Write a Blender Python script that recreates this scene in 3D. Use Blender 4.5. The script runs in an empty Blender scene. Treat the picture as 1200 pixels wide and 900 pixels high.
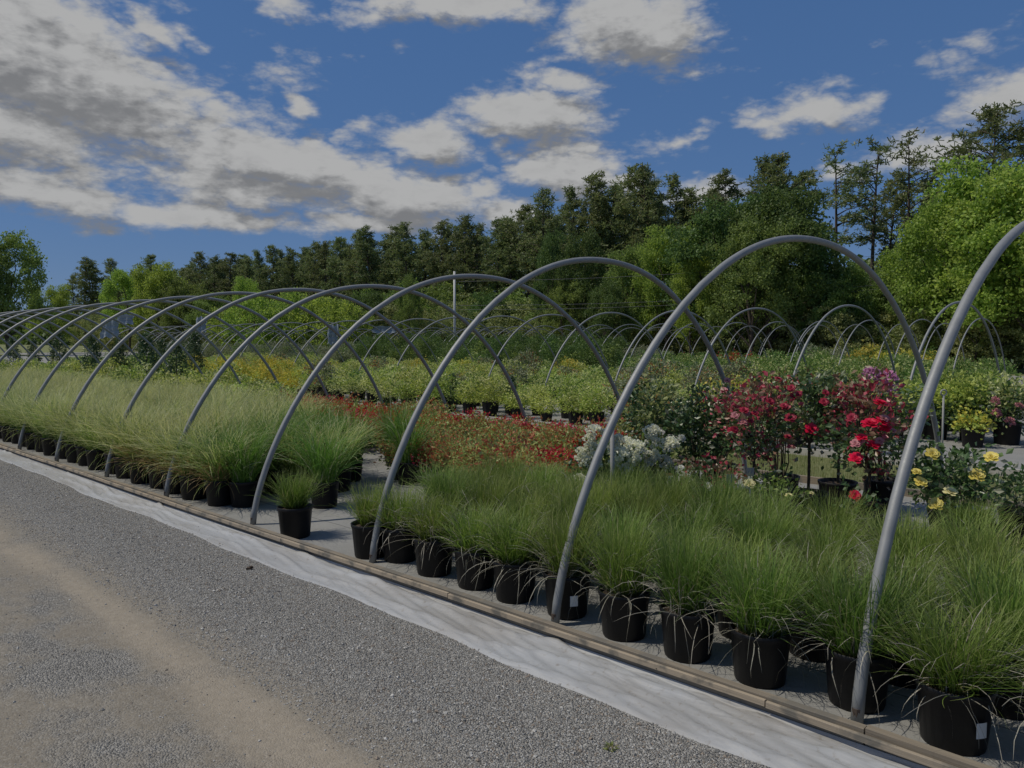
import bpy, math, random
import numpy as np
from math import sin, cos, pi, radians
random.seed(7); rng = np.random.default_rng(7)
scene = bpy.context.scene
COL = scene.collection

# ------------------------------------------------------------------ camera, light, exposure
ANG = 0.798                      # yaw of the tunnels' axis to the left of the view
F, PITCH, CAMH = 895.0, 0.0574, 1.6
cam_d = bpy.data.cameras.new('camera'); cam = bpy.data.objects.new('camera', cam_d); COL.objects.link(cam)
cam.location = (0, 0, CAMH); cam.rotation_euler = (pi/2-PITCH, 0, 0)
cam_d.sensor_width = 36; cam_d.lens = F/1200*36; cam_d.clip_end = 3000; cam_d.clip_start = 0.05
scene.camera = cam
scene.view_settings.view_transform = 'Standard'; scene.view_settings.look = 'None'
scene.view_settings.exposure = -0.88; scene.view_settings.gamma = 1
SUN_AZ, SUN_EL = radians(-92), radians(58)          # azimuth from +Y, positive to the right
sd = bpy.data.lights.new('sun', 'SUN'); sun = bpy.data.objects.new('sun', sd); COL.objects.link(sun)
sd.energy = 5.0; sd.angle = radians(0.5); sd.color = (1, .93, .80)
sun.rotation_euler = (pi/2-SUN_EL, 0, pi-SUN_AZ)
sun.location = (0, 0, 50)

def nd(nt, typ, **kw):
    n = nt.nodes.new(typ)
    for k, v in kw.items(): setattr(n, k, v)
    return n
def mth(nt, op, a, b=None, c=None, clamp=False):
    n = nt.nodes.new('ShaderNodeMath'); n.operation = op; n.use_clamp = clamp
    for i, v in enumerate((a, b, c)):
        if v is None: continue
        if isinstance(v, (int, float)): n.inputs[i].default_value = v
        else: nt.links.new(v, n.inputs[i])
    return n.outputs[0]
def mixc(nt, f, a, b, mode='MIX'):
    n = nt.nodes.new('ShaderNodeMix'); n.data_type = 'RGBA'; n.blend_type = mode; n.clamp_factor = True
    for i, v in ((0, f), (6, a), (7, b)):
        if isinstance(v, (int, float)): n.inputs[i].default_value = v
        elif isinstance(v, tuple): n.inputs[i].default_value = v if len(v) == 4 else (*v, 1)
        else: nt.links.new(v, n.inputs[i])
    return n.outputs[2]
def smooth(nt, x, a, b):
    n = nt.nodes.new('ShaderNodeMapRange'); n.interpolation_type = 'SMOOTHSTEP'
    nt.links.new(x, n.inputs[0]); n.inputs[1].default_value = a; n.inputs[2].default_value = b
    return n.outputs[0]
def noise(nt, vec, scale, detail=4, rough=.55, dist=0):
    n = nt.nodes.new('ShaderNodeTexNoise'); n.inputs['Scale'].default_value = scale
    n.inputs['Detail'].default_value = detail; n.inputs['Roughness'].default_value = rough
    n.inputs['Distortion'].default_value = dist
    if vec is not None: nt.links.new(vec, n.inputs['Vector'])
    return n.outputs[0]
def scl(nt, vec, sx, sy, sz):
    n = nt.nodes.new('ShaderNodeVectorMath'); n.operation = 'MULTIPLY'; nt.links.new(vec, n.inputs[0])
    n.inputs[1].default_value = (sx, sy, sz); return n.outputs[0]

# ---- sky with cumulus, laid out by compass direction and elevation
def pdir(px, py):                                     # direction of a spot of the sky as azimuth, elevation
    x, y = (px-600)/F, -(py-450)/F
    d = (x, cos(PITCH)+y*sin(PITCH), -sin(PITCH)+y*cos(PITCH))
    return math.atan2(d[0], d[1]), math.atan2(d[2], math.hypot(d[0], d[1]))
CLOUDS = [ # x, y, half width, half height, tilt (deg, falling to the right), weight
 (60,70,215,85,22,1.25),(0,130,170,60,12,1.1),(150,160,190,26,8,.9),(330,185,225,46,10,1.25),(480,225,130,40,5,1.2),(300,215,160,32,5,1.0),
 (60,228,150,26,5,1.0),(235,250,170,22,4,1.0),(430,258,130,20,0,.95),(498,158,72,27,2,1.0),(628,142,98,34,4,1.1),
 (665,198,105,34,4,1.1),(730,210,50,26,0,.9),(660,97,62,20,0,.85),(742,35,112,46,8,1.1),(520,5,135,26,0,1.0),
 (945,118,74,27,2,1.05),(886,140,32,20,0,.8),(310,3,52,12,0,.8),(357,118,32,12,8,.8),(1195,112,55,32,0,1.0),
 (1064,182,66,27,-4,1.0),(985,205,40,16,0,.7),(230,48,20,8,10,.6),(175,33,28,13,20,.7),(335,82,46,16,-25,.15),
 (1150,57,58,11,-12,.12),(780,160,58,8,0,.15),(817,160,20,9,0,.6),(820,222,48,18,0,.9),(590,252,70,22,0,.8)]
world = bpy.data.worlds.new('World'); scene.world = world; world.use_nodes = True
wt = world.node_tree; wt.nodes.clear()
g = bpy.data.node_groups.new('cloud_density', 'ShaderNodeTree')
g.interface.new_socket('vec', in_out='INPUT', socket_type='NodeSocketVector')
g.interface.new_socket('density', in_out='OUTPUT', socket_type='NodeSocketFloat')
gi = g.nodes.new('NodeGroupInput'); go = g.nodes.new('NodeGroupOutput')
wn = g.nodes.new('ShaderNodeTexNoise'); wn.inputs['Scale'].default_value = 7; wn.inputs['Detail'].default_value = 5
g.links.new(scl(g, gi.outputs[0], 1, 1.9, 1), wn.inputs['Vector'])
wv = nd(g, 'ShaderNodeVectorMath', operation='SUBTRACT'); g.links.new(wn.outputs[1], wv.inputs[0]); wv.inputs[1].default_value = (.5,.5,.5)
ws = scl(g, wv.outputs[0], .13, .07, 0)
wa = nd(g, 'ShaderNodeVectorMath', operation='ADD'); g.links.new(gi.outputs[0], wa.inputs[0]); g.links.new(ws, wa.inputs[1])
last = None
far = [(random.choice((-1, 1))*random.uniform(.85, 3.0), random.uniform(.12, 1.2), random.uniform(.12, .35), random.uniform(.05, .14), 0, 1.1) for _ in range(26)]
far += [(random.uniform(-.9, .9), random.uniform(.58, 1.4), random.uniform(.15, .35), random.uniform(.06, .14), 0, 1.1) for _ in range(8)]
ell = []
for (x, y, a, b, r, w) in CLOUDS:
    az, el = pdir(x, y); ell.append((az, el, a/F*1.0, b/F*1.02, -radians(r), w))
for (az, el, a, b, r, w) in ell + far:
    mp = nd(g, 'ShaderNodeMapping', vector_type='TEXTURE')
    mp.inputs['Location'].default_value = (az, el, 0); mp.inputs['Rotation'].default_value = (0, 0, r)
    mp.inputs['Scale'].default_value = (a, b, 1)
    if last is None: g.links.new(wa.outputs[0], mp.inputs[0])
    else:                                                # evaluated one after another, which keeps the shader's stack small
        sq = nd(g, 'ShaderNodeVectorMath', operation='MULTIPLY_ADD'); g.links.new(last, sq.inputs[0]); sq.inputs[1].default_value = (1e-7,)*3
        g.links.new(wa.outputs[0], sq.inputs[2]); g.links.new(sq.outputs[0], mp.inputs[0])
    ln = nd(g, 'ShaderNodeVectorMath', operation='LENGTH'); g.links.new(mp.outputs[0], ln.inputs[0])
    d = mth(g, 'MULTIPLY_ADD', ln.outputs['Value'], -w, w)
    last = d if last is None else mth(g, 'MAXIMUM', last, d)
nv = scl(g, gi.outputs[0], 1, 2.1, 1)
n1 = noise(g, nv, 11, 8, .62)
n2 = noise(g, nv, 30, 5, .6)
dd = mth(g, 'MULTIPLY_ADD', n1, 1.55, -.77)
dd = mth(g, 'ADD', dd, mth(g, 'MULTIPLY_ADD', n2, .4, -.2))
n3 = noise(g, nv, 17, 4, .55)
dd = mth(g, 'ADD', dd, mth(g, 'MULTIPLY_ADD', mth(g, 'ABSOLUTE', mth(g, 'MULTIPLY_ADD', n3, 2, -1)), 1.0, -.15))
dd = mth(g, 'ADD', dd, last)
g.links.new(dd, go.inputs[0])
tc = wt.nodes.new('ShaderNodeTexCoord')
sep = wt.nodes.new('ShaderNodeSeparateXYZ'); wt.links.new(tc.outputs['Generated'], sep.inputs[0])
azn = mth(wt, 'ARCTAN2', sep.outputs[0], sep.outputs[1]); eln = mth(wt, 'ARCSINE', sep.outputs[2])
cmb = wt.nodes.new('ShaderNodeCombineXYZ'); wt.links.new(azn, cmb.inputs[0]); wt.links.new(eln, cmb.inputs[1])
def dens(vec):
    n = wt.nodes.new('ShaderNodeGroup'); n.node_tree = g; wt.links.new(vec, n.inputs[0]); return n.outputs[0]
d0 = dens(cmb.outputs[0])
off = nd(wt, 'ShaderNodeVectorMath', operation='ADD'); wt.links.new(cmb.outputs[0], off.inputs[0]); off.inputs[1].default_value = (-.012, .028, 0)
d1 = dens(off.outputs[0])
cover = smooth(wt, d0, -.10, .60)
bright = smooth(wt, mth(wt, 'ADD', mth(wt, 'MULTIPLY', mth(wt, 'SUBTRACT', d0, d1), 1.15), mth(wt, 'MULTIPLY_ADD', d1, -.38, .60)), -.35, .95)     # thick towards the sun = grey base
fine = noise(wt, scl(wt, cmb.outputs[0], 1, 2.2, 1), 26, 5, .6)
bright = mth(wt, 'ADD', bright, mth(wt, 'MULTIPLY_ADD', fine, .7, -.35), clamp=True)
ccol = mixc(wt, bright, (.35, .36, .38), (.76, .765, .77))
sky = wt.nodes.new('ShaderNodeTexSky'); sky.sky_type = 'NISHITA'; sky.sun_disc = False
sky.sun_elevation = SUN_EL; sky.sun_rotation = SUN_AZ; sky.altitude = 100; sky.air_density = 1.0; sky.dust_density = .15; sky.ozone_density = 3.0
skyc = mixc(wt, 1.0, sky.outputs[0], (.118,)*3, 'MULTIPLY')
gm = wt.nodes.new('ShaderNodeGamma'); gm.inputs[1].default_value = .34; wt.links.new(skyc, gm.inputs[0])
gs = mixc(wt, 1.0, gm.outputs[0], (.405, .505, .725), 'MULTIPLY')
hs = nd(wt, 'ShaderNodeHueSaturation'); hs.inputs['Saturation'].default_value = 1.3; wt.links.new(gs, hs.inputs['Color'])
fin = mixc(wt, cover, hs.outputs[0], ccol)
SKYK = .118                                             # Background strength; the cloud colours are given for 1
bg = wt.nodes.new('ShaderNodeBackground'); bg.inputs[1].default_value = SKYK
fin2 = nd(wt, 'ShaderNodeVectorMath', operation='SCALE'); wt.links.new(fin, fin2.inputs[0]); fin2.inputs[3].default_value = 1/SKYK
wt.links.new(fin2.outputs[0], bg.inputs[0])
wo = wt.nodes.new('ShaderNodeOutputWorld'); wt.links.new(bg.outputs[0], wo.inputs[0])
world.cycles.sampling_method = 'MANUAL'; world.cycles.sample_map_resolution = 512

# ------------------------------------------------------------------ places
def P(s, t, z=0.0):                                    # s along the tunnels, t across them, away from the road
    return (t*cos(ANG)-s*sin(ANG), t*sin(ANG)+s*cos(ANG), z)
def ST(X, Y): return (-X*sin(ANG)+Y*cos(ANG), X*cos(ANG)+Y*sin(ANG))
def pix(X, Y, Z):
    c, s = cos(PITCH), sin(PITCH); z = Z-CAMH
    fw = Y*c-z*s; up = Y*s+z*c
    if fw < .2: return (-9999, 9999)
    return (600+X/fw*F, 450-up/fw*F)
def at(px, Y, z=0.0): return ((px-600)/F*Y, Y, z)       # point at depth Y under image column px
def seen(s, t, z=.4, m=130):
    x, y, _ = P(s, t); a, b = pix(x, y, z); return -m < a < 1200+m and b < 1150

# ------------------------------------------------------------------ objects
def tag(o, label=None, cat=None, group=None, kind=None):
    if label: o['label'] = label
    if cat: o['category'] = cat
    if group: o['group'] = group
    if kind: o['kind'] = kind
    return o
def mesh_np(name, V, Fc, mats, midx=None, uv=None, smoothed=False):
    """V (n,3); Fc: array (m,k) or list of arrays of equal-size polygons"""
    me = bpy.data.meshes.new(name)
    V = np.asarray(V, dtype=np.float32).reshape(-1, 3)
    if not isinstance(Fc, list): Fc = [Fc]
    Fc = [np.asarray(f, dtype=np.int32) for f in Fc if len(f)]
    loops = np.concatenate([f.ravel() for f in Fc]); tot = np.concatenate([np.full(len(f), f.shape[1], np.int32) for f in Fc])
    start = np.concatenate([[0], np.cumsum(tot)[:-1]]).astype(np.int32)
    me.vertices.add(len(V)); me.vertices.foreach_set('co', V.ravel())
    me.loops.add(len(loops)); me.loops.foreach_set('vertex_index', loops)
    me.polygons.add(len(tot)); me.polygons.foreach_set('loop_start', start); me.polygons.foreach_set('loop_total', tot)
    for m in (mats if isinstance(mats, (list, tuple)) else [mats]): me.materials.append(m)
    if midx is not None: me.polygons.foreach_set('material_index', np.asarray(midx, np.int32))
    me.polygons.foreach_set('use_smooth', np.full(len(tot), bool(smoothed)))
    me.update(calc_edges=True)
    if uv is not None:
        u = me.uv_layers.new(name='uv'); u.data.foreach_set('uv', np.asarray(uv, np.float32)[loops].ravel())
    me.validate()
    return me
def obj(name, me, parent=None, loc=None, rotz=None):
    o = bpy.data.objects.new(name, me); COL.objects.link(o)
    if parent is not None: o.parent = parent
    if loc is not None: o.location = loc
    if rotz is not None: o.rotation_euler = (0, 0, rotz)
    return o
def empty(name, loc=(0, 0, 0), rotz=0):
    o = bpy.data.objects.new(name, None); COL.objects.link(o); o.location = loc; o.rotation_euler = (0, 0, rotz)
    o.empty_display_size = .2
    return o
class MB:
    """collects shapes into one mesh"""
    def __init__(s): s.V = []; s.Q = []; s.T = []; s.qm = []; s.tm = []; s.n = 0
    def add(s, V, quads=None, tris=None, m=0):
        V = np.asarray(V, float).reshape(-1, 3)
        if quads is not None and len(quads): q = np.asarray(quads, int)+s.n; s.Q.append(q); s.qm += [m]*len(q)
        if tris is not None and len(tris): q = np.asarray(tris, int)+s.n; s.T.append(q); s.tm += [m]*len(q)
        s.V.append(V); s.n += len(V); return s
    def box(s, c, d, rot=None, m=0):
        x, y, z = np.array(d)/2
        V = np.array([(-x,-y,-z),(x,-y,-z),(x,y,-z),(-x,y,-z),(-x,-y,z),(x,-y,z),(x,y,z),(-x,y,z)])
        if rot is not None: V = V @ np.array(rot).T
        return s.add(V+np.array(c), [(0,3,2,1),(4,5,6,7),(0,1,5,4),(1,2,6,5),(2,3,7,6),(3,0,4,7)], m=m)
    def tube(s, pts, rad, n=6, m=0, caps=True):
        pts = np.asarray(pts, float); k = len(pts); rad = np.broadcast_to(rad, (k,))
        tg = np.gradient(pts, axis=0); tg /= np.linalg.norm(tg, axis=1)[:, None]+1e-9
        ref = np.array([0, 0, 1.]) if abs(tg[:, 2]).mean() < .8 else np.array([1., 0, 0])
        if k > 4 and np.ptp(tg[:, 2]) > 1.0:              # planar arch: use the plane's normal
            nn = np.cross(pts[k//3]-pts[0], pts[-1]-pts[0]); ref = nn/np.linalg.norm(nn) if np.linalg.norm(nn) > 1e-6 else np.array([0, 1., 0])
        a = np.cross(tg, ref); a /= np.linalg.norm(a, axis=1)[:, None]+1e-9; b = np.cross(tg, a)
        th = np.linspace(0, 2*pi, n, endpoint=False)
        V = pts[:, None]+rad[:, None, None]*(a[:, None]*np.cos(th)[None, :, None]+b[:, None]*np.sin(th)[None, :, None])
        q = [(i*n+j, i*n+(j+1) % n, (i+1)*n+(j+1) % n, (i+1)*n+j) for i in range(k-1) for j in range(n)]
        V = V.reshape(-1, 3); tr = []
        if caps:
            V = np.vstack([V, pts[:1], pts[-1:]])
            tr = [(k*n, (j+1) % n, j) for j in range(n)]+[(k*n+1, (k-1)*n+j, (k-1)*n+(j+1) % n) for j in range(n)]
        return s.add(V, q, tr, m)
    def lathe(s, prof, n=18, m=0, c=(0, 0, 0)):
        prof = np.asarray(prof, float); k = len(prof); th = np.linspace(0, 2*pi, n, endpoint=False)
        V = np.stack([prof[:, 0, None]*np.cos(th), prof[:, 0, None]*np.sin(th), np.repeat(prof[:, 1, None], n, 1)], -1).reshape(-1, 3)+np.array(c)
        q = [(i*n+j, i*n+(j+1) % n, (i+1)*n+(j+1) % n, (i+1)*n+j) for i in range(k-1) for j in range(n)]
        return s.add(V, q, m=m)
    def mesh(s, name, mats, smoothed=False):
        Fc = []; mi = []
        if s.Q: Fc.append(np.vstack(s.Q)); mi += s.qm
        if s.T: Fc.append(np.vstack(s.T)); mi += s.tm
        return mesh_np(name, np.vstack(s.V), Fc, mats, mi, smoothed=smoothed)
WORDS = 'zeroth first second third fourth fifth sixth seventh eighth ninth tenth eleventh twelfth thirteenth fourteenth fifteenth sixteenth seventeenth eighteenth nineteenth twentieth'.split()
TENS = {2: 'twenty', 3: 'thirty', 4: 'forty', 5: 'fifty', 6: 'sixty', 7: 'seventy', 8: 'eighty', 9: 'ninety'}
def nth(n):
    if n > 20: return f'{n}{({1: chr(115)+chr(116), 2: chr(110)+chr(100), 3: chr(114)+chr(100)}).get(n % 10, chr(116)+chr(104))}'
    if n <= 20: return WORDS[n]
    if n % 10 == 0: return {3: 'thirtieth', 4: 'fortieth', 5: 'fiftieth', 6: 'sixtieth', 7: 'seventieth', 8: 'eightieth', 9: 'ninetieth'}[n//10]
    return TENS[n//10]+'-'+WORDS[n % 10]

# ------------------------------------------------------------------ materials
def mat(name):
    m = bpy.data.materials.new(name); m.use_nodes = True; nt = m.node_tree; nt.nodes.clear()
    out = nt.nodes.new('ShaderNodeOutputMaterial'); b = nt.nodes.new('ShaderNodeBsdfPrincipled'); nt.links.new(b.outputs[0], out.inputs[0])
    return m, nt, b, out
def leafy(name, c1, c2, c3=None, trans=.3, rough=.5, tip=None, base=None, spec=.35, objvar=.25):
    """foliage: colour varies leaf by leaf and plant by plant, light passes through"""
    m, nt, b, out = mat(name)
    geo = nt.nodes.new('ShaderNodeNewGeometry'); oi = nt.nodes.new('ShaderNodeObjectInfo')
    r = geo.outputs['Random Per Island']
    col = mixc(nt, r, c1, c2)
    if c3: col = mixc(nt, mth(nt, 'GREATER_THAN', mth(nt, 'FRACT', mth(nt, 'MULTIPLY', r, 37.7)), c3[3]), col, c3[:3])
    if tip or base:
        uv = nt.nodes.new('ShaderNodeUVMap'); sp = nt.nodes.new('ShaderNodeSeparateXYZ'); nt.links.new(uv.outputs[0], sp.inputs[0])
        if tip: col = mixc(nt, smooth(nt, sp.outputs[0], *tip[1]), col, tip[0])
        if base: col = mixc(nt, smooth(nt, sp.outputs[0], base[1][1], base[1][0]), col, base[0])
    v = mth(nt, 'MULTIPLY_ADD', oi.outputs['Random'], objvar, 1-objvar/2)
    hs = nt.nodes.new('ShaderNodeHueSaturation'); nt.links.new(v, hs.inputs['Value']); nt.links.new(col, hs.inputs['Color'])
    nt.links.new(mth(nt, 'MULTIPLY_ADD', mth(nt, 'FRACT', mth(nt, 'MULTIPLY', oi.outputs['Random'], 9.3)), .03, .485), hs.inputs['Hue'])
    nt.links.new(hs.outputs[0], b.inputs['Base Color']); b.inputs['Roughness'].default_value = rough
    b.inputs['Specular IOR Level'].default_value = spec
    if 'petal' in name: nt.links.remove(hs.inputs['Hue'].links[0]); hs.inputs['Hue'].default_value = .5
    tr = nt.nodes.new('ShaderNodeBsdfTranslucent'); nt.links.new(mixc(nt, .35, hs.outputs[0], (1, 1, .35), 'MULTIPLY'), tr.inputs[0])
    mx = nt.nodes.new('ShaderNodeMixShader'); mx.inputs[0].default_value = trans
    nt.links.new(b.outputs[0], mx.inputs[1]); nt.links.new(tr.outputs[0], mx.inputs[2]); nt.links.new(mx.outputs[0], out.inputs[0])
    return m
def plain(name, col, rough=.6, metal=0, nscale=None, namt=.3, bump=0, spec=.5, obj_coords=True):
    m, nt, b, out = mat(name)
    b.inputs['Roughness'].default_value = rough; b.inputs['Metallic'].default_value = metal; b.inputs['Specular IOR Level'].default_value = spec
    if nscale:
        tcn = nt.nodes.new('ShaderNodeTexCoord'); n = noise(nt, tcn.outputs['Object'], nscale, 5, .6)
        k = mth(nt, 'MULTIPLY_ADD', n, namt*2, 1-namt)
        cc = nt.nodes.new('ShaderNodeVectorMath'); cc.operation = 'SCALE'; cc.inputs[0].default_value = col; nt.links.new(k, cc.inputs[3])
        nt.links.new(cc.outputs[0], b.inputs['Base Color'])
        if bump:
            bp = nt.nodes.new('ShaderNodeBump'); bp.inputs['Strength'].default_value = bump; bp.inputs['Distance'].default_value = .01
            nt.links.new(n, bp.inputs['Height']); nt.links.new(bp.outputs[0], b.inputs['Normal'])
    else: b.inputs['Base Color'].default_value = (*col, 1)
    return m

M = {}
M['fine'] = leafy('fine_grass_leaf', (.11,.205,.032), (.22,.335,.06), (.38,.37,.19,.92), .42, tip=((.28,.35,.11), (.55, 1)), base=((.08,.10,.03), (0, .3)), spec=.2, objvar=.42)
M['dry'] = leafy('dry_grass_leaf', (.25,.235,.19), (.42,.40,.33), None, .2)
M['reddry'] = leafy('rusty_grass_leaf', (.34,.22,.10), (.46,.34,.17), (.20,.24,.07,.7), .3)
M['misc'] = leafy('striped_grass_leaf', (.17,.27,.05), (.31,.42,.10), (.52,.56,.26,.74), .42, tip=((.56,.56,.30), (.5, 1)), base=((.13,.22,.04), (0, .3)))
M['misc_green'] = leafy('green_grass_leaf', (.09,.20,.03), (.18,.31,.06), (.40,.42,.26,.92), .4)
M['pot'] = plain('black_pot_plastic', (.008,.008,.009), .5, nscale=30, namt=.4, spec=.3)
M['soil'] = plain('potting_bark', (.055,.035,.022), .95, nscale=60, namt=.6, bump=1)
M['sticker'] = plain('white_sticker', (.7,.7,.68), .5)
M['spirea'] = leafy('spirea_leaf', (.28,.36,.10), (.50,.50,.20), (.45,.13,.07,.80), .35)
M['redleaf'] = leafy('red_leaf', (.56,.02,.03), (.46,.05,.06), (.34,.36,.10,.68), .35)
M['rustleaf'] = leafy('rust_leaf', (.42,.13,.07), (.50,.28,.12), (.33,.40,.13,.5), .35)
M['lime'] = leafy('lime_leaf', (.36,.47,.09), (.56,.62,.17), (.20,.30,.06,.85), .4)
M['cream'] = leafy('cream_leaf', (.50,.55,.20), (.70,.70,.36), (.16,.24,.06,.70), .38)
M['gold'] = leafy('golden_leaf', (.58,.50,.07), (.68,.60,.12), (.33,.38,.07,.8), .35)
M['green'] = leafy('green_leaf', (.10,.19,.04), (.20,.31,.07), (.30,.38,.13,.88), .35)
M['dark'] = leafy('dark_green_leaf', (.035,.08,.022), (.07,.13,.04), (.18,.22,.13,.90), .2, rough=.38, spec=.6)
M['greyg'] = leafy('grey_green_leaf', (.22,.25,.14), (.38,.40,.26), (.13,.18,.08,.75), .3)
M['rose_leaf'] = leafy('rose_leaf', (.055,.115,.035), (.13,.20,.07), (.30,.31,.22,.84), .25, rough=.4, spec=.6)
M['rose_redleaf'] = leafy('young_red_rose_leaf', (.16,.14,.06), (.32,.17,.12), (.40,.05,.08,.66), .25, rough=.42, spec=.6)
M['red'] = leafy('red_petal', (.66,.008,.05), (.78,.015,.08), None, .25)
M['crimson'] = leafy('crimson_petal', (.33,.02,.05), (.50,.05,.09), None, .25)
M['pink'] = leafy('pink_petal', (.55,.20,.24), (.62,.32,.33), None, .3)
M['mauve'] = leafy('mauve_petal', (.62,.26,.48), (.70,.38,.58), None, .3)
M['yellow'] = leafy('yellow_petal', (.80,.66,.13), (.86,.75,.26), None, .3)
M['paleyellow'] = leafy('pale_yellow_petal', (.80,.73,.38), (.82,.76,.45), None, .3)
M['white'] = leafy('white_petal', (.80,.80,.72), (.86,.86,.80), None, .45)
M['stem'] = plain('woody_stem', (.07,.055,.035), .85, nscale=20, namt=.5)
M['bark'] = plain('pine_bark', (.075,.058,.045), .95, nscale=3, namt=.5, bump=1)
M['pine'] = leafy('pine_needles', (.145,.195,.075), (.235,.285,.12), (.29,.27,.15,.92), .4, objvar=.35)
M['decid'] = leafy('deciduous_leaf', (.16,.24,.06), (.29,.38,.11), None, .48, objvar=.3)
M['bright'] = leafy('bright_leaf', (.29,.42,.07), (.48,.58,.14), (.17,.26,.05,.84), .55, objvar=.2)
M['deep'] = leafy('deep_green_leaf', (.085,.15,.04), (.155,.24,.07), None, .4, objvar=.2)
M['olive'] = leafy('olive_leaf', (.25,.29,.10), (.40,.42,.18), (.15,.19,.07,.8), .38)
M['lawn'] = leafy('lawn_blade', (.17,.22,.06), (.30,.33,.11), (.36,.30,.17,.8), .3)

def steel():
    m, nt, b, out = mat('galvanised_steel')
    tcn = nt.nodes.new('ShaderNodeTexCoord')
    n = noise(nt, tcn.outputs['Object'], 14, 6, .65); n2 = noise(nt, tcn.outputs['Object'], 130, 3, .6)
    c = mixc(nt, n, (.19,.198,.20), (.33,.338,.342)); c = mixc(nt, smooth(nt, n2, .62, .8), c, (.24,.23,.22))
    nt.links.new(c, b.inputs['Base Color']); b.inputs['Metallic'].default_value = .3
    nt.links.new(mth(nt, 'MULTIPLY_ADD', n2, .25, .46), b.inputs['Roughness'])
    return m
M['steel'] = steel()
M['rust'] = plain('rusty_steel', (.10,.075,.06), .8, .3, 25, .4)

def wood(name, c1, c2):
    m, nt, b, out = mat(name); tcn = nt.nodes.new('ShaderNodeTexCoord'); oi = nt.nodes.new('ShaderNodeObjectInfo')
    v = scl(nt, tcn.outputs['Object'], 90, 3.0, 120)
    n = noise(nt, v, 1, 6, .6, .6); w = noise(nt, tcn.outputs['Object'], 5, 4, .6); k = noise(nt, tcn.outputs['Object'], 60, 2, .5)
    c = mixc(nt, n, c1, c2); c = mixc(nt, smooth(nt, w, .48, .62), c, (.15,.135,.11)); c = mixc(nt, smooth(nt, k, .72, .8), c, (.04,.03,.025))
    c = mixc(nt, mth(nt, 'MULTIPLY', oi.outputs['Random'], .35), c, (.16,.15,.13))
    nt.links.new(c, b.inputs['Base Color']); b.inputs['Roughness'].default_value = .85
    bp = nt.nodes.new('ShaderNodeBump'); bp.inputs['Strength'].default_value = .5; bp.inputs['Distance'].default_value = .004
    nt.links.new(n, bp.inputs['Height']); nt.links.new(bp.outputs[0], b.inputs['Normal'])
    return m
M['wood'] = wood('weathered_board', (.11,.085,.06), (.36,.30,.22))
M['lath'] = wood('pale_lath', (.30,.24,.17), (.46,.38,.28))

def gravel():
    m, nt, b, out = mat('gravel'); tcn = nt.nodes.new('ShaderNodeTexCoord'); o = tcn.outputs['Object']
    sp = nt.nodes.new('ShaderNodeSeparateXYZ'); nt.links.new(o, sp.inputs[0]); t = sp.outputs[0]
    wob = noise(nt, scl(nt, o, 1, .35, 1), .9, 4, .6); t = mth(nt, 'ADD', t, mth(nt, 'MULTIPLY_ADD', wob, .6, -.3))
    patch = noise(nt, scl(nt, o, 1, .6, 1), 1.3, 6, .6); fine = noise(nt, o, 24, 5, .7); spk = noise(nt, o, 120, 2, .6)
    vo = nt.nodes.new('ShaderNodeTexVoronoi'); vo.inputs['Scale'].default_value = 130; nt.links.new(o, vo.inputs['Vector'])
    vc = nt.nodes.new('ShaderNodeSeparateColor'); nt.links.new(vo.outputs['Color'], vc.inputs[0])
    grey = mixc(nt, vc.outputs[0], (.165,.16,.15), (.46,.445,.41))
    tan = mixc(nt, spk, (.17,.15,.12), (.30,.265,.21))
    # compacted, dusty left side and the pale wheel rut; loose grey stone towards the plastic
    loose = smooth(nt, mth(nt, 'ADD', t, mth(nt, 'MULTIPLY_ADD', fine, .5, -.25)), 1.55, 1.95)
    gpat = smooth(nt, patch, .50, .62)
    mid = mth(nt, 'MULTIPLY', smooth(nt, t, .3, .9), mth(nt, 'SUBTRACT', 1, smooth(nt, t, 1.15, 1.4)))
    k = mth(nt, 'MAXIMUM', loose, mth(nt, 'MULTIPLY', gpat, mth(nt, 'MULTIPLY_ADD', mid, .4, .5)))
    rut = mth(nt, 'MULTIPLY', smooth(nt, t, 1.26, 1.42), mth(nt, 'SUBTRACT', 1, smooth(nt, t, 1.48, 1.64)))
    c = mixc(nt, mth(nt, 'MULTIPLY_ADD', smooth(nt, vc.outputs[1], .0, 1.0), .30, 0), tan, grey)
    c = mixc(nt, k, c, grey); c = mixc(nt, mth(nt, 'MULTIPLY', rut, .5), c, (.39,.335,.26))
    c = mixc(nt, mth(nt, 'MULTIPLY', smooth(nt, fine, .35, .7), .35), c, mixc(nt, 1, c, (.55,.54,.53), 'MULTIPLY'))
    nt.links.new(c, b.inputs['Base Color']); b.inputs['Roughness'].default_value = .95; b.inputs['Specular IOR Level'].default_value = .2
    h = mth(nt, 'ADD', mth(nt, 'MULTIPLY', vo.outputs['Distance'], mth(nt, 'MULTIPLY_ADD', k, -1.2, -.25)), mth(nt, 'MULTIPLY', fine, .5))
    bp = nt.nodes.new('ShaderNodeBump'); bp.inputs['Strength'].default_value = .9; bp.inputs['Distance'].default_value = .012
    nt.links.new(h, bp.inputs['Height']); nt.links.new(bp.outputs[0], b.inputs['Normal'])
    return m
M['gravel'] = gravel()
def stone_mat():
    m, nt, b, out = mat('loose_stone'); geo = nt.nodes.new('ShaderNodeNewGeometry'); r = geo.outputs['Random Per Island']
    c = mixc(nt, r, (.16,.157,.148), (.52,.505,.47)); c = mixc(nt, mth(nt, 'GREATER_THAN', mth(nt, 'FRACT', mth(nt, 'MULTIPLY', r, 23.1)), .8), c, (.26,.215,.17))
    nt.links.new(c, b.inputs['Base Color']); b.inputs['Roughness'].default_value = .85
    return m
M['stone'] = stone_mat()
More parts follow.
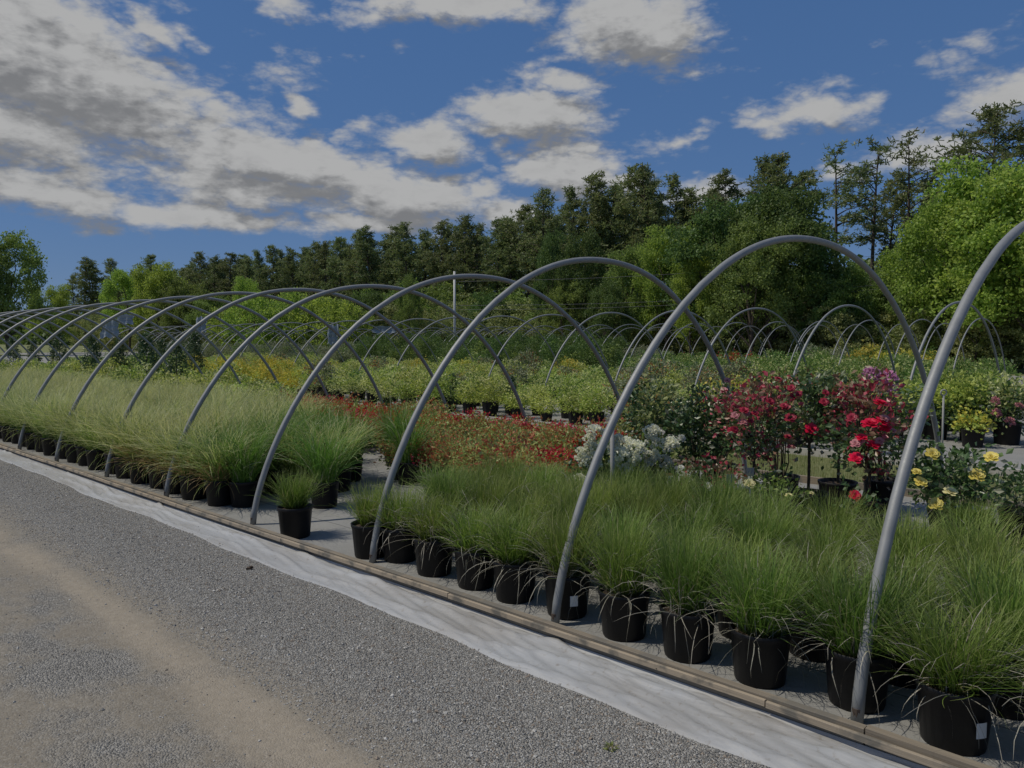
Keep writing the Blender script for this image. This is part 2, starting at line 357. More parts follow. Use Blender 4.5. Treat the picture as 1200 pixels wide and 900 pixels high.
def cloth_mat():
    m, nt, b, out = mat('woven_ground_cloth'); tcn = nt.nodes.new('ShaderNodeTexCoord'); o = tcn.outputs['Object']
    n = noise(nt, o, 2.2, 6, .6); f = noise(nt, o, 45, 5, .7); cr = noise(nt, scl(nt, o, 1, .5, 1), 9, 6, .65, 1.2)
    c = mixc(nt, n, (.19,.19,.18), (.30,.295,.28)); c = mixc(nt, smooth(nt, f, .55, .8), c, (.30,.285,.26))
    c = mixc(nt, smooth(nt, cr, .62, .72), c, (.13,.13,.125))
    # black marker threads every 0.3 m
    sp = nt.nodes.new('ShaderNodeSeparateXYZ'); nt.links.new(o, sp.inputs[0])
    l = mth(nt, 'LESS_THAN', mth(nt, 'FRACT', mth(nt, 'MULTIPLY', sp.outputs[0], 1/.9)), .012)
    c = mixc(nt, mth(nt, 'MULTIPLY', l, .7), c, (.06,.06,.06))
    nt.links.new(c, b.inputs['Base Color']); b.inputs['Roughness'].default_value = .9
    bp = nt.nodes.new('ShaderNodeBump'); bp.inputs['Strength'].default_value = .6; bp.inputs['Distance'].default_value = .02
    nt.links.new(mth(nt, 'ADD', cr, mth(nt, 'MULTIPLY', f, .3)), bp.inputs['Height']); nt.links.new(bp.outputs[0], b.inputs['Normal'])
    return m
M['cloth'] = cloth_mat()
def plastic():
    m, nt, b, out = mat('dusty_white_plastic'); tcn = nt.nodes.new('ShaderNodeTexCoord'); o = tcn.outputs['Object']
    n = noise(nt, scl(nt, o, 1, .35, 1), 3, 5, .6); f = noise(nt, o, 30, 4, .6)
    c = mixc(nt, smooth(nt, n, .35, .75), (.36,.37,.38), (.29,.28,.265)); c = mixc(nt, smooth(nt, f, .55, .8), c, (.23,.21,.185))
    wr = noise(nt, scl(nt, o, 1, .3, 1), 6, 3, .5, 1.0)
    nt.links.new(c, b.inputs['Base Color']); b.inputs['Roughness'].default_value = .6
    bp = nt.nodes.new('ShaderNodeBump'); bp.inputs['Strength'].default_value = .6; bp.inputs['Distance'].default_value = .03
    nt.links.new(wr, bp.inputs['Height']); nt.links.new(bp.outputs[0], b.inputs['Normal'])
    return m
M['plastic'] = plastic()
def turf():
    m, nt, b, out = mat('rough_turf'); tcn = nt.nodes.new('ShaderNodeTexCoord'); o = tcn.outputs['Object']
    n = noise(nt, o, .7, 6, .65); f = noise(nt, o, 30, 5, .7)
    c = mixc(nt, n, (.10,.14,.04), (.22,.22,.09)); c = mixc(nt, smooth(nt, f, .5, .75), c, (.26,.22,.14))
    nt.links.new(c, b.inputs['Base Color']); b.inputs['Roughness'].default_value = 1
    bp = nt.nodes.new('ShaderNodeBump'); bp.inputs['Strength'].default_value = .8; bp.inputs['Distance'].default_value = .03
    nt.links.new(f, bp.inputs['Height']); nt.links.new(bp.outputs[0], b.inputs['Normal'])
    return m
M['turf'] = turf()
M['pale'] = plain('pale_board', (.42,.40,.36), .8, nscale=12, namt=.25)
M['whitething'] = plain('bluish_white_film', (.30,.34,.38), .4, nscale=4, namt=.25)
M['pole'] = plain('grey_pole', (.30,.30,.29), .8, nscale=10, namt=.2)
M['wire'] = plain('wire', (.12,.12,.13), .5)
M['label_w'] = plain('plant_label', (.50,.50,.49), .5); M['card'] = plain('grey_plant_label', (.20,.205,.21), .4, nscale=40, namt=.4)
M['label_o'] = plain('orange_plant_label', (.55,.22,.10), .5)

# ------------------------------------------------------------------ the setting
def sheet(name, t0, t1, s0, s1, z, m, nt_=2, ns=2, kind='structure', fn=None):
    ts = np.linspace(t0, t1, nt_) if np.isscalar(nt_) else np.asarray(nt_); ss = np.linspace(s0, s1, ns) if np.isscalar(ns) else np.asarray(ns)
    T, S = np.meshgrid(ts, ss, indexing='ij'); Z = np.full_like(T, z) if fn is None else fn(T, S)
    V = np.stack([T, S, Z], -1).reshape(-1, 3); a, c = T.shape
    idx = np.arange(a*c).reshape(a, c)
    Fq = np.stack([idx[:-1, :-1], idx[1:, :-1], idx[1:, 1:], idx[:-1, 1:]], -1).reshape(-1, 4)
    o = obj(name, mesh_np(name, V, Fq, m, smoothed=True), rotz=ANG)
    if kind: o['kind'] = kind
    return o
sheet('ground', -900, 900, -900, 900, 0, M['turf'])
def road_z(T, S):
    return .008+.012*np.sin(T*1.3+S*.4)*np.sin(S*.7)+.018*np.exp(-((T-2.15)/.3)**2)-.012*np.exp(-((T-1.45)/.22)**2)+.012
tt = np.concatenate([np.linspace(-60, -6, 8), np.linspace(-5, 2.75, 60)]); ss_ = np.concatenate([np.linspace(-60, -6, 6), np.linspace(-5, 30, 160), np.linspace(32, 300, 12)])
sheet('gravel_road', 0, 0, 0, 0, 0, M['gravel'], nt_=tt, ns=ss_, fn=lambda T, S: np.where((T < -5.5) | (S > 30), .02, road_z(T, S)))
BP = [(-8, 2.94), (0, 2.985), (.74, 3.01), (2.6, 2.97), (4.2, 2.94), (5.7, 2.885), (8.1, 2.815), (12.8, 2.69), (20, 2.56), (60, 2.3)]
def tb(s): return float(np.interp(s, [a for a, _ in BP], [b for _, b in BP]))   # road-side face of the edging boards
EZ = .0
def cloth_sheet(name, t0, t1, s0, s1, z=.010):
    return sheet(name, t0, t1, s0, s1, z, M['cloth'], nt_=np.linspace(t0, t1, 40), ns=np.linspace(s0, s1, 160), fn=lambda T, S: z+.006*np.sin(T*7+np.sin(S*3))*np.sin(S*5.3+T*2))
cloth_sheet('weed_mat_floor', 2.96, 8.32, -6, 6.5, .012)
cloth_sheet('weed_mat_path', 2.52, 8.32, 6.5, 60, .012)
sheet('bed_floor', 10.45, 20.5, -10, 90, .014, M['cloth'])
sheet('bed_floor', 22.5, 40, -20, 110, .014, M['cloth'])

# loose stones on the road (too many to count)
def stones():
    N = 80000
    u = rng.random(N); t = 1.62+1.15*rng.random(N)**.85; t[: N//12] = -.5+2.4*rng.random(N//12)
    s = .2+11*rng.random(N)**1.7
    keep = (t < 2.66+.06*np.sin(s*3.1)+.03*np.sin(s*9)); t, s = t[keep], s[keep]; N = len(t)
    r = np.where(rng.random(N) < .03, rng.uniform(.007, .012, N), rng.uniform(.0022, .0062, N))
    base = np.array([(1,0,0),(-1,0,0),(0,1,0),(0,-1,0),(0,0,1),(0,0,-1)], float)
    V = base[None]*rng.uniform(.6, 1.2, (N, 6, 1))*r[:, None, None]
    a = rng.random(N)*6.28; ca, sa = np.cos(a), np.sin(a)
    b = rng.normal(0, .5, N); cb, sb = np.cos(b), np.sin(b)
    y = V[..., 1]*cb[:, None]-V[..., 2]*sb[:, None]; z = V[..., 1]*sb[:, None]+V[..., 2]*cb[:, None]; x = V[..., 0]
    V = np.stack([x*ca[:, None]-y*sa[:, None], x*sa[:, None]+y*ca[:, None], z*.75], -1)
    V += np.stack([t, s, road_z(t, s)+r*.2], -1)[:, None]
    f = np.array([(0,2,4),(2,1,4),(1,3,4),(3,0,4),(2,0,5),(1,2,5),(3,1,5),(0,3,5)])
    Fq = (np.arange(N)[:, None, None]*6+f[None]).reshape(-1, 3)
    tag(obj('gravel_stones', mesh_np('gravel_stones', V.reshape(-1, 3), Fq, M['stone']), rotz=ANG), 'loose grey crushed stone along the plastic strip on the road edge', 'gravel', kind='stuff')
stones()

# timber edging of the near tunnel: planks on edge with a lath nailed to the road side
def plank_mesh(L, w, h, m, bow=0):
    mb = MB(); n = max(2, int(L/.5)); ys = np.linspace(0, L, n); c = .0015
    prof = np.array([(-w/2, 0), (w/2, 0), (w/2, h-c), (w/2-c, h), (-w/2+c, h), (-w/2, h-c)])
    V = []
    for i, y in enumerate(ys):
        dx = bow*sin(pi*y/L)+random.uniform(-.0015, .0015); dz = random.uniform(-.0015, .0015)
        V += [(p[0]+dx, y, p[1]+dz) for p in prof]
    k = 6; q = [(i*k+j, i*k+(j+1) % k, (i+1)*k+(j+1) % k, (i+1)*k+j) for i in range(n-1) for j in range(k)]
    mb.add(V, q); mb.add(V[:k], quads=[(0, 5, 4, 3)], m=0); mb.add(V[:k], quads=[(0, 3, 2, 1)], m=0)
    mb.add(V[-k:], quads=[(0, 1, 2, 3)], m=0); mb.add(V[-k:], quads=[(0, 3, 4, 5)], m=0)
    return mb.mesh('plank', m)
edg = empty('timber_edging', P(0, 3.2), 0)
tag(edg, 'weathered wooden boards edging the near tunnel above the white plastic strip', 'edging')
def run(parent, name, s0, s1, seg, w, h, m, toff, z, gap=.006, jit=.004):
    s = s0
    while s < s1:
        L = seg*random.uniform(.85, 1.1); e = min(s+L, s1)
        a, b = np.array(P(s+gap/2, tb(s)+toff)), np.array(P(e-gap/2, tb(e)+toff)); d = b-a
        o = obj(name, plank_mesh(np.linalg.norm(d), w, h, m, random.uniform(-.006, .006)))
        o.parent = parent; o.location = a-np.array(parent.location)+np.array((0, 0, z+random.uniform(-jit, jit))); o.rotation_euler = (0, 0, math.atan2(d[1], d[0])-pi/2)
        s = e
run(edg, 'plank', -5, 30, 2.9, .040, .100, M['wood'], .020, .0)
run(edg, 'lath', -5.6, 30, 1.9, .018, .026, M['lath'], -.0165, .066)
def simple_edge(name, t, s0, s1, label, m, h=.09, cat='edging', seg=3.2):
    e = empty(name, P(s0, t)); tag(e, label, cat); s = s0
    while s < s1:
        L = min(seg*random.uniform(.9, 1.1), s1-s)
        o = obj('plank', plank_mesh(L-.01, .04, h, m), e); o.location = np.array(P(s, t+random.uniform(-.01, .01)))-np.array(P(s0, t)); o.rotation_euler = (0, 0, ANG); s += L
    return e
simple_edge('timber_edging', 8.34, -3, 26, 'wooden board edging along the far side of the near tunnel by the turf strip', M['wood'])
simple_edge('timber_edging', 10.4, -3, 40, 'pale board edging between turf strip and second tunnel bed', M['pale'], .10)
# a loose board lying across the gap between the grasses
xa, ya, _ = at(383, 9.45); lb = obj('loose_board', plank_mesh(.50, .05, .025, M['lath'])); lb.location = (xa, ya, .02); lb.rotation_euler = (0, 0, -pi/2-.42)
tag(lb, 'pale loose board lying on the ground cloth in the gap between grasses', 'board')

# white plastic strip between road and boards
def plastic_strip():
    ss = np.linspace(-4, 24, 900); K = 26
    V = np.zeros((len(ss), K, 3)); r1 = np.cumsum(rng.normal(0, 1, len(ss))); r1 = (r1-np.linspace(r1[0], r1[-1], len(ss))); r1 = r1/np.abs(r1).max()
    for i, s in enumerate(ss):
        ti = tb(s)-.002; w0 = 2.63-.022*max(0, s-3)+.016*sin(s*2.1)+.010*sin(s*6.3+1)+.02*r1[i]
        for j in range(K):
            f = j/(K-1)
            if f < .12: t = ti-.004-.012*sin(f/.12*pi/2); z = .022*(1-f/.12)+.016
            else:
                g_ = (f-.12)/.88; t = ti-.016+(w0-ti+.016)*g_
                z = .022+.024*(1-abs(sin(g_*6.5+1.6*sin(s*1.3)+.7*sin(s*3.7)+.3*sin(s*8.1))))**2.2*(1-g_*.4)+.012*(1-abs(sin(s*3.1+g_*9+2*sin(s*1.9))))**3*(1-g_)+.004*sin(s*23+g_*30)+.012*max(0, sin(s*3.3+g_*5))*g_*(1-g_)*2
                z = max(z, float(road_z(np.array(t), np.array(s)))+.005)
            if j == K-1: z = float(road_z(np.array(t), np.array(s)))-.004
            V[i, j] = (t, s, z)
    idx = np.arange(len(ss)*K).reshape(len(ss), K)
    Fq = np.stack([idx[:-1, :-1], idx[:-1, 1:], idx[1:, 1:], idx[1:, :-1]], -1).reshape(-1, 4)
    tag(obj('plastic_sheet', mesh_np('plastic_sheet', V.reshape(-1, 3), Fq, M['plastic'], smoothed=True), rotz=ANG),
        'creased white plastic strip lying between the gravel road and the timber edging', 'plastic sheet')
plastic_strip()

# ------------------------------------------------------------------ hoops
def arch(W=5.06, H=2.32, a=1.479, b=.4714, skew=-.09, n=34):
    z = np.r_[np.linspace(0, .88, n//2), 1-.12*(1-np.linspace(0, 1, n//2)[1:])**2]
    x = W/2*(1-(1-z**a)**b)
    x = np.r_[x, (W-x[::-1])[1:]]; z = np.r_[z, z[::-1][1:]]*H
    return np.stack([x, x*math.tan(skew), z], -1)           # local x = across (t), y = along (s)
HOOPC = {}
def hoop(s, t, W, H, label, group, near=True, r=.0255):
    root = empty('tunnel_hoop', P(s, t), ANG); tag(root, label, 'hoop', group)
    key = (round(W, 2), round(H, 2), near)
    if key not in HOOPC:
        pts = arch(W, H); mb = MB(); mb.tube(pts, r, 12 if near else 6)
        st = []
        if near:
            for q in (pts[0], pts[-1]):
                m2 = MB(); m2.tube([q+np.array((0, 0, -.02)), q+np.array((0, 0, .06)), q+np.array((0, 0, .075))], r*.78, 10); st.append(m2.mesh('ground_post', M['rust']))
            j = len(pts)//2
            m3 = MB(); m3.tube(pts[j-1:j+2], r*1.035, 12); st.append(m3.mesh('coupling', M['steel']))
        HOOPC[key] = (mb.mesh('hoop_pipe', M['steel'], True), st)
    pm, st = HOOPC[key]
    obj('hoop_pipe', pm, root)
    for k, q in enumerate(st): obj('ground_post' if k < 2 else 'coupling', q, root)
    return root
S1 = [1.1311, 2.7542, 4.4636, 6.1377, 7.8216, 9.5182]
DT = [.082, .036, .018, -.036, -.108, -.12]; DW = [.0198, .0854, -.0631, -.0149, -.0227, -.0166]; DH = [.0121, .028, .0013, -.0179, -.0295, -.0137]
FOOT = ['beside the last pot at the right', 'with its foot by the white-stickered pot', 'left of the fine grasses', 'over the lone potted grass', 'by the rust-coloured grasses', 'over the striped grasses']
for k in range(6):
    hoop(S1[k], 3.131+DT[k], 5.06*(1+DW[k]), 2.312*(1+DH[k]), f'{nth(k+1)} hoop from the right in the nearest row, {FOOT[k]}', 'hoops of the nearest tunnel')
for k in range(6, 22):
    s = 9.518+1.62*(k-5); hoop(s, tb(s)+.19, 5.0, 2.30, f'steel hoop over striped grasses, {nth(k+1)} from right in nearest row', 'hoops of the nearest tunnel', near=k < 10)
for row, (t, n, s00, ds) in enumerate([(13.9, 24, 4.36-2*2.04, 2.04), (24.0, 40, 6.2, 1.6), (31.0, 44, 9.0, 1.65), (39.5, 34, 18, 1.7)]):
    c = 0
    for k in range(n):
        s = s00+k*ds+random.uniform(-.07, .07)
        x, y, _ = P(s, t+2.5); a, b = pix(x, y, 2.2)
        if not -80 < a < 1290: continue
        c += 1
        hoop(s, t+random.uniform(-.08, .08), 5.06 if row < 1 else 4.7, 2.32 if row < 1 else 2.25, f'bare steel hoop, {nth(c)} from the right in {nth(row+2)} tunnel', f'hoops of the {nth(row+2)} tunnel', near=False, r=.023 if row < 1 else .019)

# ------------------------------------------------------------------ plant builders
def ribbons(N, base_r, z0, L, W, th0, th1, K=6, flat=0, azs=None, wob=.15):
    """blades of grass as tapering ribbons; returns V, F, UV"""
    az = rng.random(N)*2*pi if azs is None else azs
    br = base_r*np.sqrt(rng.random(N)); ba = az+rng.normal(0, .8, N)
    L = rng.uniform(*L, N); t0 = np.abs(rng.normal(0, 1, N))*th0; t1 = t0+rng.uniform(*th1, N)
    u = np.linspace(0, 1, K); th = t0[:, None]+(t1-t0)[:, None]*u[None]**1.3
    azk = az[:, None]+rng.normal(0, wob, (N, 1))*u*2+rng.normal(0, wob*.8, (N, 1))*u**2*3
    ds = L[:, None]/(K-1)
    dx = np.sin(th)*np.cos(azk)*ds; dy = np.sin(th)*np.sin(azk)*ds; dz = np.cos(th)*ds
    c0 = lambda a: np.concatenate([np.zeros((N, 1)), np.cumsum(a[:, :-1], 1)], 1)
    X = br[:, None]*np.cos(ba)[:, None]+c0(dx); Y = br[:, None]*np.sin(ba)[:, None]+c0(dy); Z = z0+c0(dz)
    w = rng.uniform(*W, N)[:, None]/2*np.sqrt(np.clip(1-u**2.2, .02, 1))[None]
    tw = rng.normal(0, .9, N)[:, None]
    sx = -np.sin(azk)*np.cos(tw); sy = np.cos(azk)*np.cos(tw); sz = np.sin(tw)*np.ones_like(azk)
    A = np.stack([X-sx*w, Y-sy*w, Z-sz*w*.6], -1); B = np.stack([X+sx*w, Y+sy*w, Z+sz*w*.6], -1)
    V = np.stack([A, B], 2).reshape(N, K*2, 3)
    q = np.array([(2*i, 2*i+1, 2*i+3, 2*i+2) for i in range(K-1)])
    Fq = (np.arange(N)[:, None, None]*K*2+q[None]).reshape(-1, 4)
    UV = np.stack([np.repeat(u, 2)[None].repeat(N, 0), np.tile([0, 1], K)[None].repeat(N, 0)], -1).reshape(-1, 2)
    return V.reshape(-1, 3), Fq, UV
def pot_meshes(r=.14, h=.25, n=20):
    mb = MB(); mb.lathe([(0.001, .0), (r*.80, .0), (r*.83, .012), (r*.965, h-.03), (r*1.0, h-.028), (r*1.03, h-.002), (r*1.0, h), (r*.96, h-.004), (r*.93, h-.04)], n)
    sb = MB(); sb.lathe([(r*.94, h-.035), (r*.6, h-.022), (.001, h-.018)], n)
    return mb.mesh('pot', M['pot'], True), sb.mesh('soil', M['soil'])
POT, SOIL = pot_meshes()
STK = MB()
th_ = np.linspace(-.17, .17, 5)
STK.add([(.1355*cos(a), .1355*sin(a), z) for z in (.085, .145) for a in th_], [(i, i+1, i+6, i+5) for i in range(4)])
STICKER = STK.mesh('pot_sticker', M['sticker'])
FINE = []
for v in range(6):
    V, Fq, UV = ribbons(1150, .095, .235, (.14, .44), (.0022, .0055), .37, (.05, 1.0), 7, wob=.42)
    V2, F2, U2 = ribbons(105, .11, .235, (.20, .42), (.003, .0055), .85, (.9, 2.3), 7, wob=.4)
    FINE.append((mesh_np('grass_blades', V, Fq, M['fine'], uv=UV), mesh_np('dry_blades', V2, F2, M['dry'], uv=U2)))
MISC = []
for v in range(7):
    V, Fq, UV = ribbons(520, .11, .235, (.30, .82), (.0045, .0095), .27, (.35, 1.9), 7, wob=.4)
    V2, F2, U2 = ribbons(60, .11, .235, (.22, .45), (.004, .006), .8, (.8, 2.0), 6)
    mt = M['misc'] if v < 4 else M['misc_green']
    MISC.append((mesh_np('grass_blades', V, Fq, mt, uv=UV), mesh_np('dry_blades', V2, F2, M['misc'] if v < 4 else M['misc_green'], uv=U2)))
V, Fq, UV = ribbons(420, .12, .235, (.18, .40), (.004, .008), .7, (.5, 1.9), 6); RUSTY = mesh_np('dry_blades', V, Fq, M['reddry'], uv=UV)

def grass_plant(s, t, tops, dry, sc, label, group, sticker=False, hs=1.0, extra=None):
    root = empty('grass_plant', P(s, t, .012), random.random()*6.28); tag(root, label, 'potted grass', group)
    obj('pot', POT, root); obj('soil', SOIL, root)
    a = obj('grass_blades', tops, root); a.scale = (sc, sc, hs); a.location = (0, 0, .235*(1-hs))
    if dry: obj('dry_blades', dry, root)
    if extra: obj('dry_blades', extra, root)
    if sticker:
        k = obj('pot_sticker', STICKER, root); k.rotation_euler = (0, 0, -root.rotation_euler[2]-1.35)
    return root

# fine green grasses, rows behind the edging from the right
front = [.78, 1.18, 1.59, 1.98, 2.37, 2.80, 3.19, 3.55, 3.95, 4.36]
front = [-.8, -.42, -.04, .37]+[a+.02 for a in front]
rows = [(3.315, front)]
for r_, t in enumerate((3.79, 4.19, 4.58, 4.94)):
    hi = [4.72, 4.95, 4.7, 4.55][r_]; lo = [-.9, .45, .95, 1.12][r_]
    rows.append((t, [x for x in np.arange(lo, hi, .405)]))
for ri, (t, L) in enumerate(rows):
    c = 0
    for i, s in enumerate(sorted(L)):
        ss = s+random.uniform(-.03, .03) if ri else s; tj = t+random.uniform(-.025, .025)*(1 if ri else .4)
        if ri == 0:                                      # a pot stands clear behind a hoop's foot
            for hs_, hd_ in zip(S1, DT):
                if abs(ss-hs_) < .19: tj = max(tj, 3.131+hd_+.185)
        x, y, _ = P(ss, tj)
        if pix(x, y, .5)[0] > 1290: continue
        c += 1
        f = FINE[random.randrange(6)]; sc = random.uniform(.92, 1.12)
        where = {0: 'in the front row'}.get(ri, f'in the {nth(ri+1)} row')
        big = i in (4,) and ri == 0
        grass_plant(ss, tj, f[0], f[1], sc*(1.12 if ss < 1.4 else 1), f'fine green grass in black pot, {nth(c)} from the right {where}', 'fine green grasses', sticker=(ri == 0 and i in (4, 9)), hs=random.uniform(.78, 1.12))
for (px, Y, lab, sc) in [(343, 6.12, 'small fine green grass standing alone in front of the gap', .85), (432, 5.55, 'small grass in black pot at the left end of the fine grasses', .8)]:
    s, t = ST(*at(px, Y)[:2]); grass_plant(s, t, FINE[1][0], None, sc, lab, 'fine green grasses', hs=.8)
# taller striped grasses on the left
for (px, Y, kind, lab) in [(378, 7.22, 5, 'broad-bladed green grass in black pot behind the lone small pot'), (283, 7.25, 4, 'broad green arching grass right of the rust-coloured ones'), (322, 7.9, 6, 'tall green grass in the second row behind the gap'),
                           (462, 9.6, 5, 'light green grass at the back of the gap right of the loose board'), (478, 8.4, 6, 'fresh green grass behind the left end of the fine grasses')]:
    s, t = ST(*at(px, Y)[:2]); grass_plant(s, t, MISC[kind][0], MISC[kind][1], .95, lab, 'striped and green tall grasses', hs=random.uniform(.82, .95))
cnt = 0
for ri, toff in enumerate((.40, .80, 1.2, 1.6, 2.0, 2.38, 2.76)):
    c = 0
    for i in range(60):
        s = [7.16, 7.35, 7.0, 6.9, 7.3, 8.6, 9.5][ri]+.43*i+random.uniform(-.04, .04); t = tb(s)+.0+toff+random.uniform(-.03, .03)
        if not seen(s, t, .6, 60) or s > 24: continue
        c += 1; cnt += 1
        green = ri >= 1 and s < 8.6 and random.random() < .75
        v = random.choice((4, 5, 6)) if green else random.randrange(4)
        rusty = ri == 0 and 7.0 < s < 8.9
        look = 'rust-tinged striped grass' if rusty else ('green broad-bladed grass' if green else 'pale striped arching grass')
        where = 'in the front row' if ri == 0 else f'in the {nth(ri+1)} row'
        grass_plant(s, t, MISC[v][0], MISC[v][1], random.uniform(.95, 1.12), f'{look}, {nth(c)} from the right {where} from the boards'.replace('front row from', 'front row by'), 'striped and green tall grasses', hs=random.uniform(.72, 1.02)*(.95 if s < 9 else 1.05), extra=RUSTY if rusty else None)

# leaf clouds -------------------------------------------------------
def leaves(C, size, asp=.5, up=.35, outward=None):
    """folded leaf quads at centres C (n,3); size (n,) lengths"""
    n = len(C); d = rng.normal(0, 1, (n, 3)); 
    if outward is not None: d = d*.8+outward*1.1
    d[:, 2] = d[:, 2]*.7+up*.3; d /= np.linalg.norm(d, axis=1)[:, None]+1e-9
    r = rng.normal(0, 1, (n, 3)); r[:, 2] *= .5
    w = np.cross(d, r); w /= np.linalg.norm(w, axis=1)[:, None]+1e-9; nn = np.cross(w, d)
    size = np.broadcast_to(size, (n,))[:, None]
    a = C-d*size*.5; b = C+w*size*asp*.5+nn*size*.08; c = C+d*size*.5; e = C-w*size*asp*.5+nn*size*.08
    V = np.stack([a, b, c, e], 1).reshape(-1, 3)
    return V, np.arange(n*4).reshape(n, 4)
def clumps(n, R, H, z0, hollow=.35, seed_pts=None):
    d = rng.normal(0, 1, (n, 3)); d /= np.linalg.norm(d, axis=1)[:, None]
    r = (hollow+(1-hollow)*rng.random(n))**.6
    return d*r[:, None]*np.array((R, R, H/2))+np.array((0, 0, z0+H/2))
def shrub_mesh(name, mats, R, H, z0, nc, nl, leaf, cr, asp=.5, prob=None, flowers=None, potr=None, stems=5, top_second=None):
    """rounded shrub of leaf clumps; mats[0] leaves, optional second material on top clumps; potr adds a pot (for small far plants)"""
    mb = MB(); C = clumps(nc, R, H, z0)
    C[:, 2] = np.maximum(C[:, 2], z0*.7+.02)
    ctr = np.array((0, 0, z0+H*.4))
    for i, c in enumerate(C):
        L = c+rng.normal(0, cr, (nl, 3))*np.array((1, 1, .8)); out = (L-ctr)/(np.linalg.norm(L-ctr, axis=1)[:, None]+1e-6)
        V, Fq = leaves(L, leaf*rng.uniform(.7, 1.3, nl), asp, outward=out)
        m = 0
        if top_second is not None and len(mats) > 1 and rng.random() < top_second*(1.5 if c[2] > z0+H*.5 else .35): m = 1
        mb.add(V, Fq, m=m)
    if stems:
        for k in range(stems):
            c = C[rng.integers(nc)]*.8; mb.tube([(0.02*rng.normal(), .02*rng.normal(), z0*.3 if potr is None else .1), c*np.array((.5, .5, .6)), c], [.008, .006, .003], 4, m=len(mats)-1 if potr is None else len(mats)-2, caps=False)
    if potr:
        h = potr*1.7; mb.lathe([(potr*.8, 0), (potr, h), (potr*.9, h-.02), (.001, h-.03)], 9, m=len(mats)-1)
    return mb.mesh(name, mats)
def ranker(spots, t0, dt, rows):
    '''row and place from the right, for the front rows of a bed'''
    d = {}
    for (s, t) in spots:
        d.setdefault(int(round((t-t0)/dt)), []).append((s, t))
    out = {}
    for r, L in d.items():
        if r >= rows: continue
        for i, q in enumerate(sorted([q for q in L if -10 < pix(*P(*q)[:2], .4)[0] < 1210], key=lambda q: -pix(*P(*q)[:2], .4)[0])): out[q] = (r, i+1)
    return out
def ranked(rk, what, where, plainlab):
    def f(i, s, t):
        if (s, t) in rk:
            r, n = rk[(s, t)]; return f"{what}, {nth(n)} from right, {'front' if r == 0 else nth(r+1)} row of {where}"
        return plainlab
    return f
# each far bed: small plants are one mesh (pot and leaves)
def bed(name, meshes, spots, label, cat, group, scl_=(.8, 1.2), stuff_from=300, hs=(.75, 1.25)):
    spots = sorted(spots, key=lambda q: math.hypot(*P(q[0], q[1])[:2]))
    for i, (s, t) in enumerate(spots[:stuff_from]):
        o = obj(name, random.choice(meshes), loc=P(s, t, .012), rotz=random.random()*6.28); k = random.uniform(*scl_); o.scale = (k, k, k*random.uniform(*hs))
        tag(o, label(i, s, t) if callable(label) else label, cat, group)
    rest = spots[stuff_from:]
    if rest:
        arrV, arrF, arrM, n = [], [], [], 0
        for (s, t) in rest:
            me = random.choice(meshes); V = np.empty(len(me.vertices)*3, np.float32); me.vertices.foreach_get('co', V); V = V.reshape(-1, 3)
            lp = np.empty(len(me.loops), np.int32); me.loops.foreach_get('vertex_index', lp)
            tot = np.empty(len(me.polygons), np.int32); me.polygons.foreach_get('loop_total', tot); mi = np.empty(len(me.polygons), np.int32); me.polygons.foreach_get('material_index', mi)
            st = np.concatenate([[0], np.cumsum(tot)[:-1]]); q4 = st[tot == 4]
            Fq = lp[q4[:, None]+np.arange(4)[None]]; a = random.random()*6.28
            R_ = np.array([[cos(a), -sin(a), 0], [sin(a), cos(a), 0], [0, 0, 1]]); k = random.uniform(*scl_)
            keep = rng.random(len(Fq)) < .6
            arrV.append(V@R_.T*k+np.array(P(s, t, .012))); arrF.append(Fq[keep]+n); arrM.append(mi[tot == 4][keep]); n += len(V)
        o = obj(name, mesh_np(name, np.vstack(arrV), np.vstack(arrF), list(me.materials), np.concatenate(arrM)))
        tag(o, 'the farthest plants of the bed: '+(label if isinstance(label, str) else group), cat, kind='stuff')
def grid(s0, s1, t0, t1, ds, dt, jit=.08, m=90, cond=None, z=.5):
    out = []
    t = t0
    while t <= t1:
        s = s0+random.random()*ds*.5
        while s <= s1:
            a, b = s+random.uniform(-jit, jit), t+random.uniform(-jit, jit)
            if seen(a, b, z, m):
                x, y, _ = P(a, b); p_ = pix(x, y, z)
                if cond is None or cond(a, b, p_[0]): out.append((a, b))
            s += ds
        t += dt
    return out
PM = [M['stem'], M['pot']]
def variants(n, name, mats, *a, **k): return [shrub_mesh(name, mats, *a, **k) for _ in range(n)]
# T1 far side: low shrubs with red tips
SPI = [shrub_mesh('red_tipped_shrub', [M['spirea'], M['redleaf'] if v == 2 else M['rustleaf'], *PM], .25, .34, .16, 34, 26, .042, .05, potr=.12, stems=3, top_second=(.2, .45, .8, .1)[v]) for v in range(4)]
def splabel(i, s, t): return 'low shrub with lime leaves and red tips farther back in the crowded low bed'
sp = grid(4.9, 22, 5.35, 8.1, .40, .40, .07, 60, cond=lambda s, t, x: not (t < 5.9 and s > 7.0 and s < 8.6) and x > 330 and s > 4.6+(t-5.3)*.35 and not (385 < x < 455 and P(s, t)[1] < 10.6))
SRK = ranker(sp, 5.35, .40, 4); redp, limep = [], []
for q in sp:
    v = math.sin(q[0]*1.3+2)*math.sin(q[1]*2.1+1)+random.uniform(-.5, .5)
    (redp if v > .0 else limep).append(q)
bed('red_tipped_shrub', [SPI[2], SPI[2], SPI[1]], redp, ranked(SRK, 'red shrub', 'the low bed', 'low potted shrub with massed red leaves far back in the low bed'), 'shrub', 'red-tipped low shrubs', hs=(.9, 1.15))
bed('red_tipped_shrub', [SPI[0], SPI[1], SPI[3]], limep, ranked(SRK, 'red-tipped lime shrub', 'the low bed', splabel(0, 0, 0)), 'shrub', 'lime and red low shrubs')

